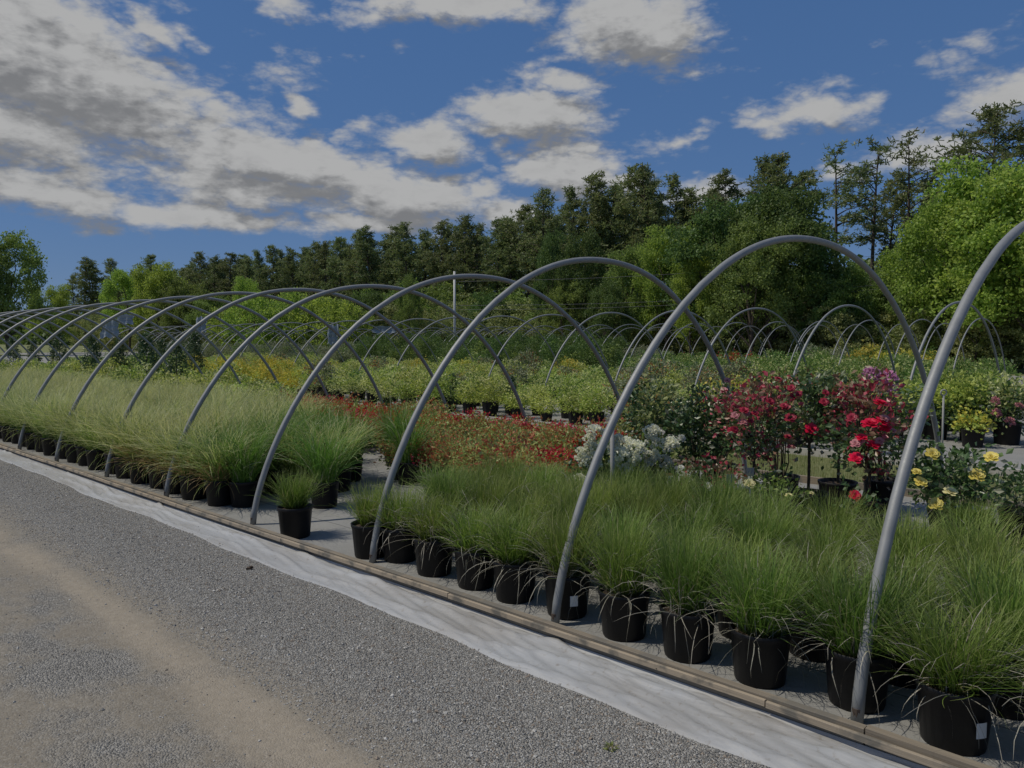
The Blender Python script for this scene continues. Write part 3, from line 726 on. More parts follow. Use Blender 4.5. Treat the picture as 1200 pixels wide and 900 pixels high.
# turf strip between the tunnels
V, Fq, UV = ribbons(26000, 1, 0, (.03, .075), (.004, .007), .5, (.2, 1.0), 3)
off_t = 8.45+1.85*rng.random(26000); off_s = -1.5+14*rng.random(26000)
V = V.reshape(26000, 6, 3); V[:, :, 0] = V[:, :, 0]*.05+off_t[:, None]+0; V[:, :, 1] = V[:, :, 1]*.05+off_s[:, None]
# keep blade shape: widths were scaled with the spread, so restore a slight width
V[:, 1::2, 0] += .005
tag(obj('turf_grass', mesh_np('turf_grass', V.reshape(-1, 3), Fq, M['lawn'], uv=UV), rotz=ANG), 'short dry green turf on the strip between the two tunnels', 'grass', kind='stuff')

# T2 bed (t 11..19)
LIME = variants(3, 'lime_shrub', [M['lime'], M['cream'], *PM], .33, .48, .22, 42, 26, .055, .065, potr=.15, top_second=.3)
CREAM = variants(3, 'cream_shrub', [M['cream'], M['lime'], *PM], .33, .45, .22, 40, 24, .055, .065, potr=.15, top_second=.3)
GOLD = variants(2, 'golden_shrub', [M['gold'], M['lime'], *PM], .34, .55, .22, 42, 26, .055, .065, potr=.15, top_second=.2)
GREEN = variants(3, 'green_shrub', [M['deep'], M['decid'], *PM], .42, 1.15, .25, 64, 26, .075, .09, potr=.18, top_second=.12)
LOWG = variants(3, 'low_green_shrub', [M['green'], M['cream'], *PM], .36, .55, .22, 42, 24, .065, .075, potr=.16, top_second=.2)
GREY = variants(2, 'grey_green_shrub', [M['greyg'], M['green'], *PM], .40, .75, .28, 46, 24, .075, .08, potr=.18, top_second=.15)
MIX = variants(2, 'mottled_shrub', [M['greyg'], M['rustleaf'], *PM], .38, .65, .24, 46, 24, .06, .07, potr=.16, top_second=.25)
g1 = grid(4, 40, 11.1, 19.4, .72, .74, .1, 60)
lime_, cream_, gold_, low_, mix_ = [], [], [], [], []; RK2 = ranker(g1, 11.1, .74, 4); W2 = 'the second bed'
for (s, t) in g1:
    x = pix(*P(s, t)[:2], .5)[0]
    if (12.9 < t < 13.6 and s > 8) or random.random() < .06: continue
    if x < 225: low_.append((s, t))
    elif x < 352 and t < 14: gold_.append((s, t))
    elif x < 720:
        v = math.sin(s*.9+t*.5)+random.uniform(-.4, .4)
        if random.random() < .10: (mix_ if random.random() < .5 else low_).append((s, t))
        elif x > 560 and t < 12.5: lime_.append((s, t))
        elif random.random() < .04: gold_.append((s, t))
        else: (cream_ if v > .0 else lime_).append((s, t))
    elif x < 880: (mix_ if random.random() < .5 else random.choice((cream_, lime_))).append((s, t))
    else: (low_ if t > 13.5 else (mix_ if random.random() < .5 else lime_)).append((s, t))
bed('lime_shrub', LIME, lime_, ranked(RK2, 'lime shrub', W2, 'lime green rounded potted shrub farther back in the second tunnel bed'), 'shrub', 'lime shrubs of the second bed')
bed('cream_shrub', CREAM, cream_, ranked(RK2, 'cream shrub', W2, 'cream and pale green potted shrub farther back in the second tunnel bed'), 'shrub', 'cream shrubs of the second bed')
bed('golden_shrub', GOLD, gold_, ranked(RK2, 'golden shrub', W2, 'golden yellow potted shrub farther back in the second tunnel bed'), 'shrub', 'golden shrubs of the second bed')
bed('low_green_shrub', LOWG, low_, ranked(RK2, 'green low shrub', W2, 'green low potted shrub farther back in the second tunnel bed'), 'shrub', 'green shrubs of the second bed')
bed('mottled_shrub', MIX, mix_, ranked(RK2, 'mottled shrub', W2, 'mottled grey-green and russet potted shrub farther back in the second tunnel bed'), 'shrub', 'mottled shrubs of the second bed')
# T3 bed
g2 = grid(6, 62, 23.2, 30.5, 1.0, 1.05, .12, 40, z=.8)
ga, gb, gc = [], [], []; RK3 = ranker(g2, 23.2, 1.05, 2); W3 = 'the third bed'
for (s, t) in g2:
    x = pix(*P(s, t)[:2], .8)[0]
    if x < 420: gb.append((s, t))
    elif x < 725: ga.append((s, t))
    else: gc.append((s, t))
bed('green_shrub', GREEN, ga, ranked(RK3, 'tall green shrub', W3, 'tall bushy green shrub in black pot at the back of the third bed'), 'shrub', 'tall green shrubs of the third bed', (1.0, 1.25))
bed('grey_green_shrub', GREY, gb, ranked(RK3, 'grey-green shrub', W3, 'grey-green potted shrub at the back of the third bed on the left'), 'shrub', 'grey-green shrubs of the third bed', (.95, 1.2))
bed('low_green_shrub', LOWG, gc, ranked(RK3, 'bright green shrub', W3, 'bright green potted shrub at the back of the third bed on the right'), 'shrub', 'green shrubs of the third bed', (1.0, 1.3))
# strips of colour farther off
REDF = variants(2, 'red_flowering_shrub', [M['redleaf'], M['green'], *PM], .4, .5, .25, 36, 16, .09, .09, potr=.16, top_second=.3)
YELF = variants(2, 'yellow_flowering_shrub', [M['gold'], M['green'], *PM], .4, .8, .25, 40, 16, .09, .09, potr=.16, top_second=.3)
bed('red_flowering_shrub', REDF, grid(8, 60, 32, 34, .9, .9, .1, 20, cond=lambda s, t, x: 790 < x < 945 or 380 < x < 510), 'red flowering low plant in the far row below the trees', 'shrub', 'red plants of the far row')
bed('yellow_flowering_shrub', YELF, grid(8, 60, 32, 34.5, .9, .9, .1, 20, cond=lambda s, t, x: 995 < x < 1095), 'yellow leaved upright plant in the far row on the right', 'shrub', 'yellow plants of the far row')
bed('grey_green_shrub', GREY, grid(12, 90, 32, 38, 1.5, 1.5, .2, 20, cond=lambda s, t, x: not (790 < x < 945 or 995 < x < 1095)), 'pale grey-green shrub in the fourth bed', 'shrub', 'shrubs of the fourth bed')

# dark columnar conifers in the left half
def conifer_mesh():
    mb = MB(); H = 1.75
    for k in range(95):
        z = .3+(H-.35)*rng.random()**.9; r = .27*(1-((z-.3)/(H-.3))**1.6)+.03; a = rng.random()*6.28
        c = np.array((r*cos(a)*.8, r*sin(a)*.8, z)); L = c+rng.normal(0, .05, (18, 3))
        V, Fq = leaves(L, .07*rng.uniform(.7, 1.3, 18), .35, up=1.5); mb.add(V, Fq)
    mb.tube([(0, 0, .1), (0, 0, H*.9)], [.02, .006], 5, m=1, caps=False); mb.lathe([(.14, 0), (.17, .28), (.15, .26), (.001, .25)], 10, m=2)
    return mb.mesh('columnar_conifer', [M['dark'], M['stem'], M['pot']])
CON = [conifer_mesh() for _ in range(2)]
for i, (px, t) in enumerate([(207, 7.2), (172, 7.4), (141, 7.4), (108, 7.6), (70, 7.9), (40, 7.6), (16, 7.8), (228, 9.9), (190, 9.8), (530, 11.2), (600, 11.5)]):
    r = (px-600)/F; Y = t/(r*cos(ANG)+sin(ANG)); hi = i < 9
    o = obj('columnar_conifer', random.choice(CON), loc=at(px, Y, .012), rotz=random.random()*6); k = random.uniform(.9, 1.1) if hi else .5; o.scale = (k*1.1, k*1.1, k)
    tag(o, ['dark conifer in front of the golden shrubs, rightmost of the left group', 'dark columnar conifer second from the right behind the striped grasses', 'dark conifer near the bluish white films on the left', 'dark conifer fourth from the right behind the striped grasses',
            'dark conifer third from the left edge behind the grasses', 'dark conifer second from the left edge beside pale flowers', 'dark conifer at the left edge behind the pale grasses', 'dark conifer at the left end of the golden shrubs',
            'dark conifer in the turf strip behind the left conifers', 'small dark upright conifer at the front of the cream shrubs', 'small dark conifer beside the open ground among cream shrubs'][i], 'conifer', 'dark conifers')
bed('lime_shrub', LIME, grid(9, 32, 6.3, 8.0, .75, .8, .1, 20, cond=lambda s, t, x: x < 330), 'lime green shrub between the dark conifers behind the striped grasses', 'shrub', 'lime shrubs between the conifers', (.9, 1.3))
# ------------------------------------------------------------------ roses and flowering shrubs (nearest tunnel, far side)
def bloom_mesh(m, R=.045, n=26, name='bloom'):
    mb = MB()
    for k in range(n):
        f = (k+.5)/n; a = k*2.4; el = 1.35*(1-f)+.05; r = R*(.35+.65*f)
        # each petal a cupped quad strip
        u = np.array((cos(a), sin(a), 0)); w = np.array((-sin(a), cos(a), 0)); up = np.array((0, 0, 1.))
        b = u*R*.12*f; mid = u*r*cos(el)*.75+up*r*sin(el)*.8; tip = u*r*cos(el)*1.15+up*r*sin(el)*.95
        ww = R*.38
        mb.add([b-w*ww*.3, b+w*ww*.3, mid-w*ww, mid+w*ww, tip-w*ww*.7, tip+w*ww*.7], [(0, 1, 3, 2), (2, 3, 5, 4)])
    return mb.mesh(name, m)
BL = {k: bloom_mesh(M[k], name='bloom') for k in ('red', 'crimson', 'pink', 'yellow', 'paleyellow', 'white', 'mauve')}
BALL = []
for c_ in ('mauve', 'white', 'pink'):
    mb = MB()
    for k in range(46):
        d = rng.normal(0, 1, 3); d /= np.linalg.norm(d); d[2] = abs(d[2])*.9-.1
        V, Fq = leaves(np.array([d*.055+rng.normal(0, .006, 3) for _ in range(4)]), .026, .8, outward=np.tile(d, (4, 1))); mb.add(V, Fq)
    BALL.append(mb.mesh('flower_head', M[c_]))
def bush(name, px, Y, label, cat, leaf_mats, R, H, z0, nc, nl, leaf, blooms=(), second=.3, pot=True, trunk=False, group=None, potr=.17, cr=.06):
    x, y, _ = at(px, Y); root = empty(name, (x, y, .012), 0); tag(root, label, cat, group)
    mats = [M[m] for m in leaf_mats]+[M['stem']]
    nc = int(nc*.8) if name == 'rose_bush' else nc
    mb = MB(); C = clumps(nc, R, H, z0, .15); ctr = np.array((0, 0, z0+H*.4))
    for c in C:
        L = c+rng.normal(0, cr, (nl, 3)); out = (L-ctr)/(np.linalg.norm(L-ctr, axis=1)[:, None]+1e-6)
        V, Fq = leaves(L, leaf*rng.uniform(.65, 1.3, nl), .62, outward=out); m = 0
        if len(leaf_mats) > 1 and rng.random() < second*(1.6 if c[2] > z0+H*.5 else .5): m = 1
        mb.add(V, Fq, m=m)
    obj('foliage', mb.mesh('foliage', mats), root)
    sb = MB(); k0 = .2
    if trunk: sb.tube([(0, 0, .15), (.01, .01, z0*.6), (0, -.01, z0+.1)], [.014, .013, .012], 7)
    for k in range(9):
        c = C[rng.integers(nc)]; b = np.array((0, 0, z0+.05 if trunk else .2)); sb.tube([b+rng.normal(0, .015, 3)*np.array((1,1,0)), b*.5+c*.5+rng.normal(0, .03, 3), c], [.008, .006, .003], 5, caps=False)
    obj('stems', sb.mesh('stems', M['stem']), root)
    if pot:
        k = potr/.14; p = obj('pot', POT, root); p.scale = (k, k, k*.95); p = obj('soil', SOIL, root); p.scale = (k, k, k*.95)
    for (kind, bx, by, sc) in blooms:                    # blooms at image spots, at this bush's near face
        d = Y-R*.75-.04*random.random(); X, _, _ = at(bx, d); u = -(by-450)/F
        Z = CAMH+d*(u*cos(PITCH)-sin(PITCH))/(cos(PITCH)+u*sin(PITCH))
        me = BALL[{'ball_mauve': 0, 'ball_white': 1, 'ball_pink': 2}[kind]] if kind.startswith('ball') else BL[kind]
        o = obj('flower_head' if kind.startswith('ball') else 'bloom', me, root); o.location = (X-x, d-y, Z-.012)
        o.scale = (sc*(.86 if 'yellow' in kind else 1),)*3; o.rotation_euler = (random.uniform(.3, .95), random.uniform(-.35, .35), random.uniform(-.3, .3))
    return root
def scatter(kind, x0, x1, y0, y1, n, sc): return [(kind, random.uniform(x0, x1), random.uniform(y0, y1), random.uniform(*sc)) for _ in range(n)]
bush('azalea', 712, 6.55, 'white flowering azalea beside the pale upright stake', 'azalea', ['dark', 'green'], .27, .42, .3, 38, 26, .05, scatter('ball_white', 680, 752, 505, 566, 20, (.7, 1.2)), .2)
bush('azalea', 765, 6.75, 'white flowering azalea left of the orange plant label', 'azalea', ['dark', 'green'], .27, .42, .28, 38, 26, .05, scatter('ball_white', 735, 795, 500, 548, 16, (.8, 1.3)), .2)
bush('broadleaf_shrub', 765, 7.7, 'tall dark green shrub behind the white azaleas', 'shrub', ['dark', 'olive'], .34, .62, .5, 55, 26, .055, (), .35)
bush('broadleaf_shrub', 822, 7.05, 'dense dark glossy shrub between white azalea and red roses', 'shrub', ['dark', 'rose_leaf'], .33, .72, .4, 62, 28, .055, scatter('white', 800, 845, 505, 515, 1, (.8, 1)), .3)
bush('rose_bush', 833, 6.3, 'low rose with mottled leaves and small white bloom', 'rose bush', ['rose_leaf', 'rose_redleaf'], .26, .34, .28, 36, 22, .045, [('white', 832, 570, .9), ('white', 800, 548, .6)], .3)
bush('rose_bush', 885, 6.45, 'standard rose with crimson young leaves above the white plant labels', 'rose bush', ['rose_leaf', 'rose_redleaf'], .34, .74, .52, 66, 26, .052,
     scatter('crimson', 848, 925, 462, 510, 8, (.6, .95))+scatter('pink', 850, 880, 480, 500, 3, (.7, .9)), .55, trunk=True)
bush('rose_bush', 905, 6.1, 'low rose in front with one large cream bloom', 'rose bush', ['rose_leaf', 'green'], .24, .25, .25, 30, 22, .045, [('paleyellow', 881, 567, 1.15), ('paleyellow', 928, 581, .8), ('paleyellow', 955, 578, .5)], .3)
bush('rose_bush', 950, 6.5, 'standard rose with a single bright red bloom at its middle', 'rose bush', ['rose_leaf', 'dark'], .32, .60, .66, 58, 26, .055,
     [('red', 953, 503, 1.25), ('crimson', 928, 490, 1.05), ('crimson', 925, 512, .7)]+scatter('crimson', 925, 990, 450, 480, 5, (.6, .9)), .3, trunk=True)
bush('rose_bush', 918, 7.3, 'tall rose with dark red flower clusters behind the standards', 'rose bush', ['rose_redleaf', 'rose_leaf'], .36, .62, .66, 58, 24, .05, scatter('crimson', 880, 985, 440, 475, 9, (.6, .9)), .3)
bush('rose_bush', 845, 8.0, 'rose with pale pink blooms and russet leaves behind the dark shrub', 'rose bush', ['rose_redleaf', 'rose_leaf'], .36, .55, .6, 50, 24, .05, scatter('pink', 840, 900, 445, 470, 4, (.7, 1.0)), .5)
bush('rose_bush', 1022, 6.15, 'large standard rose laden with bright red blooms', 'rose bush', ['rose_leaf', 'rose_redleaf'], .37, .84, .46, 80, 26, .052,
     [('red', 1033, 473, 1.3), ('red', 1022, 497, 1.5), ('red', 1036, 494, 1.2), ('red', 1040, 502, 1.0), ('red', 1026, 522, 1.2), ('red', 1006, 537, 1.2), ('red', 1012, 513, 1.0), ('crimson', 1000, 490, .9)]+scatter('pink', 1005, 1060, 490, 520, 6, (.6, .9)), .6, trunk=True)
bush('rose_bush', 985, 7.0, 'dark leaved standard rose between the two red-blooming ones', 'rose bush', ['dark', 'rose_redleaf'], .32, .60, .62, 56, 24, .055, scatter('crimson', 962, 1010, 450, 500, 6, (.6, .9)), .3, trunk=True)
bush('rhododendron', 1038, 7.1, 'shrub with mauve flower balls above the red rose', 'rhododendron', ['rose_leaf', 'lime'], .34, .5, .72, 50, 22, .065, [('ball_mauve', 1022, 439, 1.25), ('ball_mauve', 1042, 443, 1.25), ('ball_mauve', 1042, 456, 1.1), ('ball_mauve', 1032, 447, 1.0)], .25)
bush('rose_bush', 1006, 5.95, 'small rose with one crimson bloom near the grasses', 'rose bush', ['dark', 'rose_leaf'], .14, .16, .22, 14, 16, .045, [('red', 1006, 581, 1.05)], .3, potr=.15)
bush('rose_bush', 1122, 5.75, 'yellow rose bush on the right with large yellow blooms', 'rose bush', ['rose_leaf', 'dark'], .34, .52, .30, 66, 26, .055,
     [('yellow', 1096, 532, 1.3), ('yellow', 1166, 536, 1.3), ('yellow', 1150, 557, 1.5), ('yellow', 1078, 553, .9), ('yellow', 1083, 565, 1.25), ('paleyellow', 1119, 577, 1.3), ('yellow', 1102, 591, 1.35)], .3)
# big lime domes and pink shrub at the right in the second bed
for px, Y, lab in [(1098, 12.2, 'lime topped dome shrub behind the ring-topped stake'), (1142, 12.0, 'broad lime topped shrub right of the ring-topped stake'), (1120, 13.4, 'lime shrub at the back of the right dome group'), (1160, 14.0, 'pale lime shrub behind the pink blooming shrub')]:
    bush('dome_shrub', px, Y, lab, 'shrub', ['dark', 'lime'], .52, .74, .22, 80, 26, .075, (), .62, group='dome shrubs at the right', potr=.2, cr=.09)
bush('flowering_shrub', 1183, 11.6, 'shrub with dusty pink flower heads at the right edge', 'shrub', ['rose_leaf', 'cream'], .5, .8, .25, 70, 24, .07, [('ball_pink', 1168, 470, 1.1), ('ball_pink', 1170, 484, 1.1), ('ball_pink', 1186, 494, 1.2), ('ball_pink', 1196, 476, 1.0)], .4, potr=.2, cr=.09)
bush('flowering_shrub', 1143, 11.3, 'low yellow leaved shrub between the lime dome and the pink shrub', 'shrub', ['lime', 'gold'], .24, .26, .22, 26, 18, .06, (), .5, potr=.16)
bush('lime_shrub', 848, 10.9, 'bright yellow-green shrub behind the crimson standard rose', 'shrub', ['lime', 'gold'], .4, .6, .4, 50, 20, .06, (), .3)
bush('lime_shrub', 872, 11.4, 'bright yellow-green shrub second behind the crimson rose', 'shrub', ['gold', 'lime'], .35, .6, .4, 46, 20, .06, (), .5)
# bare black pots at the right
for (px, Y, lab, k) in [(1150, 5.35, 'black pot with sparse grass on the open cloth at the right', 1.15), (1203, 5.85, 'black pot at the right edge behind the grasses', 1.1)]:
    x, y, _ = at(px, Y); r_ = empty('grass_plant' if px < 1180 else 'potted_shrub', (x, y, .012)); tag(r_, lab, 'potted plant'); p = obj('pot', POT, r_); p.scale = (k,)*3; p = obj('soil', SOIL, r_); p.scale = (k,)*3
    if px < 1180: p = obj('grass_blades', FINE[2][0], r_); p.scale = (.9, .9, .55); p.location = (0, 0, .13)
    else: p = obj('foliage', shrub_mesh('foliage', [M['rose_leaf'], M['stem']], .2, .3, .28, 20, 20, .05, .05, stems=3), r_)

# ring-topped steel stake, pale stake, plant labels
def stake(px, Y, z1, r, m, name, label, ring=False):
    x, y, _ = at(px, Y); mb = MB(); mb.tube([(0, 0, 0), (.004, 0, z1*.5), (0, 0, z1)], r, 8)
    root = empty(name, (x, y, .01)); tag(root, label, 'stake'); obj('rod', mb.mesh('rod', m, True), root)
    if ring:
        q = MB(); th = np.linspace(0, 2*pi, 17); q.tube([(.034*cos(a), 0, z1+.036+.034*sin(a)) for a in th], r*.85, 6, caps=False); obj('ring', q.mesh('ring', m, True), root)
stake(1107, 9.2, .92, .012, M['pole'], 'ring_top_stake', 'grey metal stake with a ring at its top before the dark shrubs', True)
stake(718, 6.1, .98, .017, M['pole'], 'pale_stake', 'pale upright stake among the white azaleas')
def card(px, py, Y, w, h, m, label):
    u = -(py-450)/F; Z = CAMH+Y*(u*cos(PITCH)-sin(PITCH))/(cos(PITCH)+u*sin(PITCH)); x, y, _ = at(px, Y)
    root = empty('plant_label', (x, y, 0), random.uniform(-.3, .3)); tag(root, label, 'plant label')
    a = MB().box((0, 0, Z), (w, .003, h)); b = MB().box((0, .004, Z*.5), (.012, .003, Z)); obj('card', a.mesh('card', m), root); obj('label_stem', b.mesh('label_stem', M['label_w']), root)
card(790, 563, 6.0, .06, .05, M['card'], 'pale plant label with orange top between azalea and dark shrub')
card(786, 556, 5.99, .05, .018, M['label_o'], 'orange strip label at the top of the pale plant label')
card(858, 563, 5.9, .065, .10, M['card'], 'white plant label under the low mottled rose')
card(882, 553, 6.1, .055, .07, M['card'], 'grey plant label standing under the crimson standard rose')

# ------------------------------------------------------------------ trees
def limb(mb, a, b, r0, r1, n=5, m=0, k=5, sag=.1):
    a, b = np.array(a, float), np.array(b, float); u = np.linspace(0, 1, k)[:, None]
    L = np.linalg.norm(b-a); pts = a+(b-a)*u+rng.normal(0, .03*L, (k, 3))*np.sin(u*pi)+np.array((0, 0, 1))*np.sin(u*pi)*sag*L*.5
    mb.tube(pts, np.linspace(r0, r1, k), n, m, caps=False); return pts
def deciduous(h, cr, nclump, nl, leaf, mats, z_low=.18, lob=.33, clump_r=.13):
    tr, cw = MB(), MB()
    tp = limb(tr, (0, 0, -.1), (rng.normal(0, .2), rng.normal(0, .2), h*.62), h*.022, h*.009, 8, sag=0)
    lobes = []
    for k in range(11):
        a = k*2.4+rng.random(); z = h*(z_low+.15+(.95-z_low-.15)*((k+.5)/11)); rr = cr*math.sqrt(max(.04, 1-((z/h-.5)/.56)**2))*rng.uniform(.55, .85)
        c = np.array((rr*cos(a), rr*sin(a), z)); lobes.append((c, cr*lob*rng.uniform(.8, 1.25)))
        i = min(len(tp)-1, 1+int(k/4)); limb(tr, tp[i], c, h*.008, h*.002, 5)
    lobes.append((np.array((0, 0, h*.88)), cr*lob)); lobes.append((np.array((0, 0, h*.5)), cr*lob*1.5))
    for k in range(nclump):
        c, r = lobes[rng.integers(len(lobes))]; d = rng.normal(0, 1, 3); d /= np.linalg.norm(d); p = c+d*r*rng.random()**.4
        if p[2] < h*z_low*.7: continue
        L = p+rng.normal(0, cr*clump_r*.55, (nl, 3))*np.array((1, 1, .65)); V, Fq = leaves(L, leaf*rng.uniform(.6, 1.3, nl), .65)
        cw.add(V, Fq)
    return tr.mesh('trunk', M['bark'], True), cw.mesh('crown', mats)
def pine(h, cr, base=.38, nb=62, dense=1.0):
    tr, cw = MB(), MB(); lean = rng.normal(0, .02*h, 2)
    axis = lambda z: np.array((lean[0]*(z/h)**2, lean[1]*(z/h)**2, z))
    tr.tube([axis(z) for z in np.linspace(-.1, h*.97, 8)], np.linspace(h*.014, h*.002, 8), 7, caps=False)
    cen = []
    for k in range(nb):
        f = base+(1-base)*((k+rng.random())/nb); z = h*f; g_ = (f-base)/(1-base)
        prof = (.55+.65*math.sin(min(1, g_*1.25)*pi*.75))*(1-g_**3*.75)
        a = rng.random()*2*pi; R = cr*prof*rng.uniform(.55, 1.15); tilt = rng.uniform(-.05, .45)+g_*.3
        o = axis(z); e = o+np.array((cos(a)*R, sin(a)*R, R*tilt)); limb(tr, o, e, .035+.03*(1-g_), .008, 4, k=4, sag=.15)
        nt_ = int((7+R*6)*dense)
        for q in range(nt_):
            u = rng.uniform(.3, 1.05)**.8; p = o+(e-o)*u+rng.normal(0, 1, 3)*np.array((.34, .34, .17))*(.55+.28*R); cen.append(p)
    cen = np.array(cen); n = len(cen); K = 9
    C = np.repeat(cen, K, 0); d = rng.normal(0, 1, (n*K, 3)); d[:, 2] = d[:, 2]*.7+.35; d /= np.linalg.norm(d, axis=1)[:, None]
    w = np.cross(d, rng.normal(0, 1, (n*K, 3))); w /= np.linalg.norm(w, axis=1)[:, None]
    Ln = rng.uniform(.18, .40, n*K)[:, None]; ww = rng.uniform(.02, .05, n*K)[:, None]
    V = np.stack([C-w*ww*.6, C+w*ww*.6, C+d*Ln+w*ww, C+d*Ln-w*ww], 1).reshape(-1, 3)
    cw.add(V, np.arange(n*K*4).reshape(-1, 4))
    return tr.mesh('trunk', M['bark'], True), cw.mesh('crown', M['pine'])
PINES = [pine(16, c_, b_, n_, 1.0) for b_, c_, n_ in ((.40, 1.95, 60), (.34, 2.3, 62), (.36, 1.75, 54), (.54, 2.1, 48), (.46, 2.2, 56))]+[pine(16, 2.5, .55, 24, .62), pine(16, 3.4, .5, 44, 1.0)]
def tree(name, meshes, x, y, sc, label, cat, group=None, sz=1.0):
    root = empty(name, (x, y, 0), random.random()*6.28); root.scale = (sc, sc, sc*sz); tag(root, label, cat, group)
    obj('trunk', meshes[0], root); obj('crown', meshes[1], root); return root
def topY(px, py, Y): 
    u = -(py-450)/F; return CAMH+Y*(u*cos(PITCH)-sin(PITCH))/(cos(PITCH)+u*sin(PITCH))
# front pines: image column and the top of each, on the line t ~ 55
line = [(1150,134,6,50),(1195,150,5,51),(1062,163,5,52),(1018,168,5,52),(978,175,5,53),(1035,205,0,57),(1090,215,2,58),(945,205,3,58),(912,183,3,55),(890,190,2,56),(857,203,0,54),(835,225,4,55),(808,222,1,54),(785,212,2,54),
        (762,196,0,52),(742,204,1,53),(722,215,4,54),(700,210,0,53),(668,226,2,53),(636,225,1,53),(620,240,3,54),(600,252,4,54),(582,256,0,54),(560,262,2,54),(545,256,1,54),(520,264,4,54),
        (500,266,0,55),(480,260,2,54),(462,266,3,55),(436,270,0,54),(420,274,4,54),(400,280,1,55),(385,280,2,55),(366,282,0,55),(345,288,4,55),(322,286,1,55),(305,291,2,55),(288,298,0,55),(270,298,3,55),(252,297,4,55),(238,297,1,55),
        (222,312,0,57),(205,318,2,58),(182,301,3,56),(160,318,2,57),(134,307,1,55),(101,301,0,50),(112,310,4,52),(90,322,2,52)]
order = sorted(range(len(line)), key=lambda i: -line[i][0])
for n_, i in enumerate(order):
    px, py, v, t = line[i]; r = (px-600)/F; Y = t/(r*cos(ANG)+sin(ANG)); x, y, _ = at(px, Y); h = topY(px, py+(random.uniform(-3, 7) if px < 940 else 0), Y)
    lab = f'tall pine in the front of the tree line, {nth(n_+1)} from the right'
    tree('pine_tree', PINES[v], x, y, h/16, lab, 'pine', 'pines of the tree line')
# ranks behind
for rk, t in enumerate((59, 63, 68)):
    s = -10
    while s < 190:
        ss, t2 = s+random.uniform(-1, 1), t+random.uniform(-1.5, 1.5); x, y, _ = P(ss, t2); a, b = pix(x, y, 12)
        if -60 < a < 1300:
            sk = np.interp(a, [0, 90, 140, 240, 400, 600, 760, 820, 950, 1100, 1200], [328, 328, 328, 306, 284, 260, 212, 246, 296, 300, 280])
            h = min(17, topY(a, sk+random.uniform(-2, 24), y))
            tree('pine_tree', PINES[random.randrange(5)], x, y, h/16, 'pine standing deep in the wood behind the front pines', 'pine', 'pines deep in the wood')
        s += 3.4+rk*.6+s*.010
# deciduous trees in front of the pines
DB = [deciduous(9, 4.2, 330, 80, .18, M['bright'], lob=.27) for _ in range(2)]
DM = [deciduous(9, 3.6, 300, 62, .19, M['decid']) for _ in range(2)]
DD = [deciduous(9, 3.8, 320, 62, .19, M['deep']) for _ in range(2)]
BB = [deciduous(4, 2.4, 170, 40, .17, M['bright'], z_low=.02, lob=.4) for _ in range(2)]
BO = [deciduous(4, 2.4, 170, 40, .16, M['olive'], z_low=.0, lob=.42) for _ in range(2)]
BD = [deciduous(4, 2.6, 160, 40, .18, M['decid'], z_low=.0, lob=.42) for _ in range(2)]
for (px, py, Y, ms, base, lab, wd) in [
    (1172,192,38,DB[0],9,'large bright green leafy tree at the right edge',1.0),(1112,240,41,DB[1],9,'bright green tree left of the right edge tree, its boughs over the pole',.95),(1215,200,36,DB[1],9,'bright leafy tree cut by the right edge of the view',1),
    (1080,300,44,DM[0],9,'mid green tree in the hollow left of the bright tree',.9),(905,222,46,DD[0],9,'tall dark green leafy tree behind the second hoop',.95),(850,238,48,DD[1],9,'dark green tree left of the tallest leafy tree',.95),(940,262,47,DD[1],9,'dark leafy tree under the ragged pines',.9),(880,262,43,DM[1],9,'mid green tree before the dark leafy trees',.85),
    (780,268,50,DB[0],9,'round light green tree in front of the central pines',.62),(810,300,47,DB[1],9,'small light green tree beside the dark leafy trees',.6),(735,292,52,DM[0],9,'green tree right of the two slender saplings',.7),
    (645,274,56,DD[0],9,'slender green sapling before the pine trunks, left of two',.45),(680,276,55,DD[1],9,'slender green sapling before the pine trunks, right of two',.5),(712,330,50,DD[0],9,'short dark leafy tree below the saplings',.8),(660,330,54,DM[1],9,'short green tree at the foot of the saplings',.8),
    (1000,310,46,DM[0],9,'green undergrowth tree below the bare pine trunks',.9),(1045,320,45,DM[1],9,'green undergrowth tree right of the bare pine trunks',.9),(960,325,44,DM[1],9,'green thicket tree at the foot of the dark trees',.9),
    (12,277,80,DM[0],9,'big rounded tree at the left edge of the view',.85),(-25,290,78,DD[1],9,'tree partly outside the left edge behind the big round one',.9),(64,336,92,DB[0],9,'small light green tree between left tree and dark pine',.8),
    (152,318,105,DB[1],9,'light green tree left of the lime one before the far pines',.75),(188,312,102,DB[0],9,'lime green tree before the far left pines',.8),(215,330,100,DM[1],9,'green tree at the right of the lime tree',.9),
    (292,328,72,DB[0],9,'light green small tree above the third hoop gap',.6),(250,345,86,DM[0],9,'dull green tree under the far pines',1.1),(345,350,80,DM[1],9,'green tree low in the shade of the pines',1.0),(480,325,66,DM[0],9,'fresh green bush before the dark pines in the middle',.5),(575,345,64,DD[0],9,'dark bush by the white pole',.9),(430,345,72,DD[1],9,'dark tree low before the pines left of the middle',.9)]:
    x, y, _ = at(px, Y); h = topY(px, py, Y); r_ = tree('leafy_tree', ms, x, y, h/base, lab, 'tree'); r_.scale = (h/base*wd*.92, h/base*wd*.92, h/base)
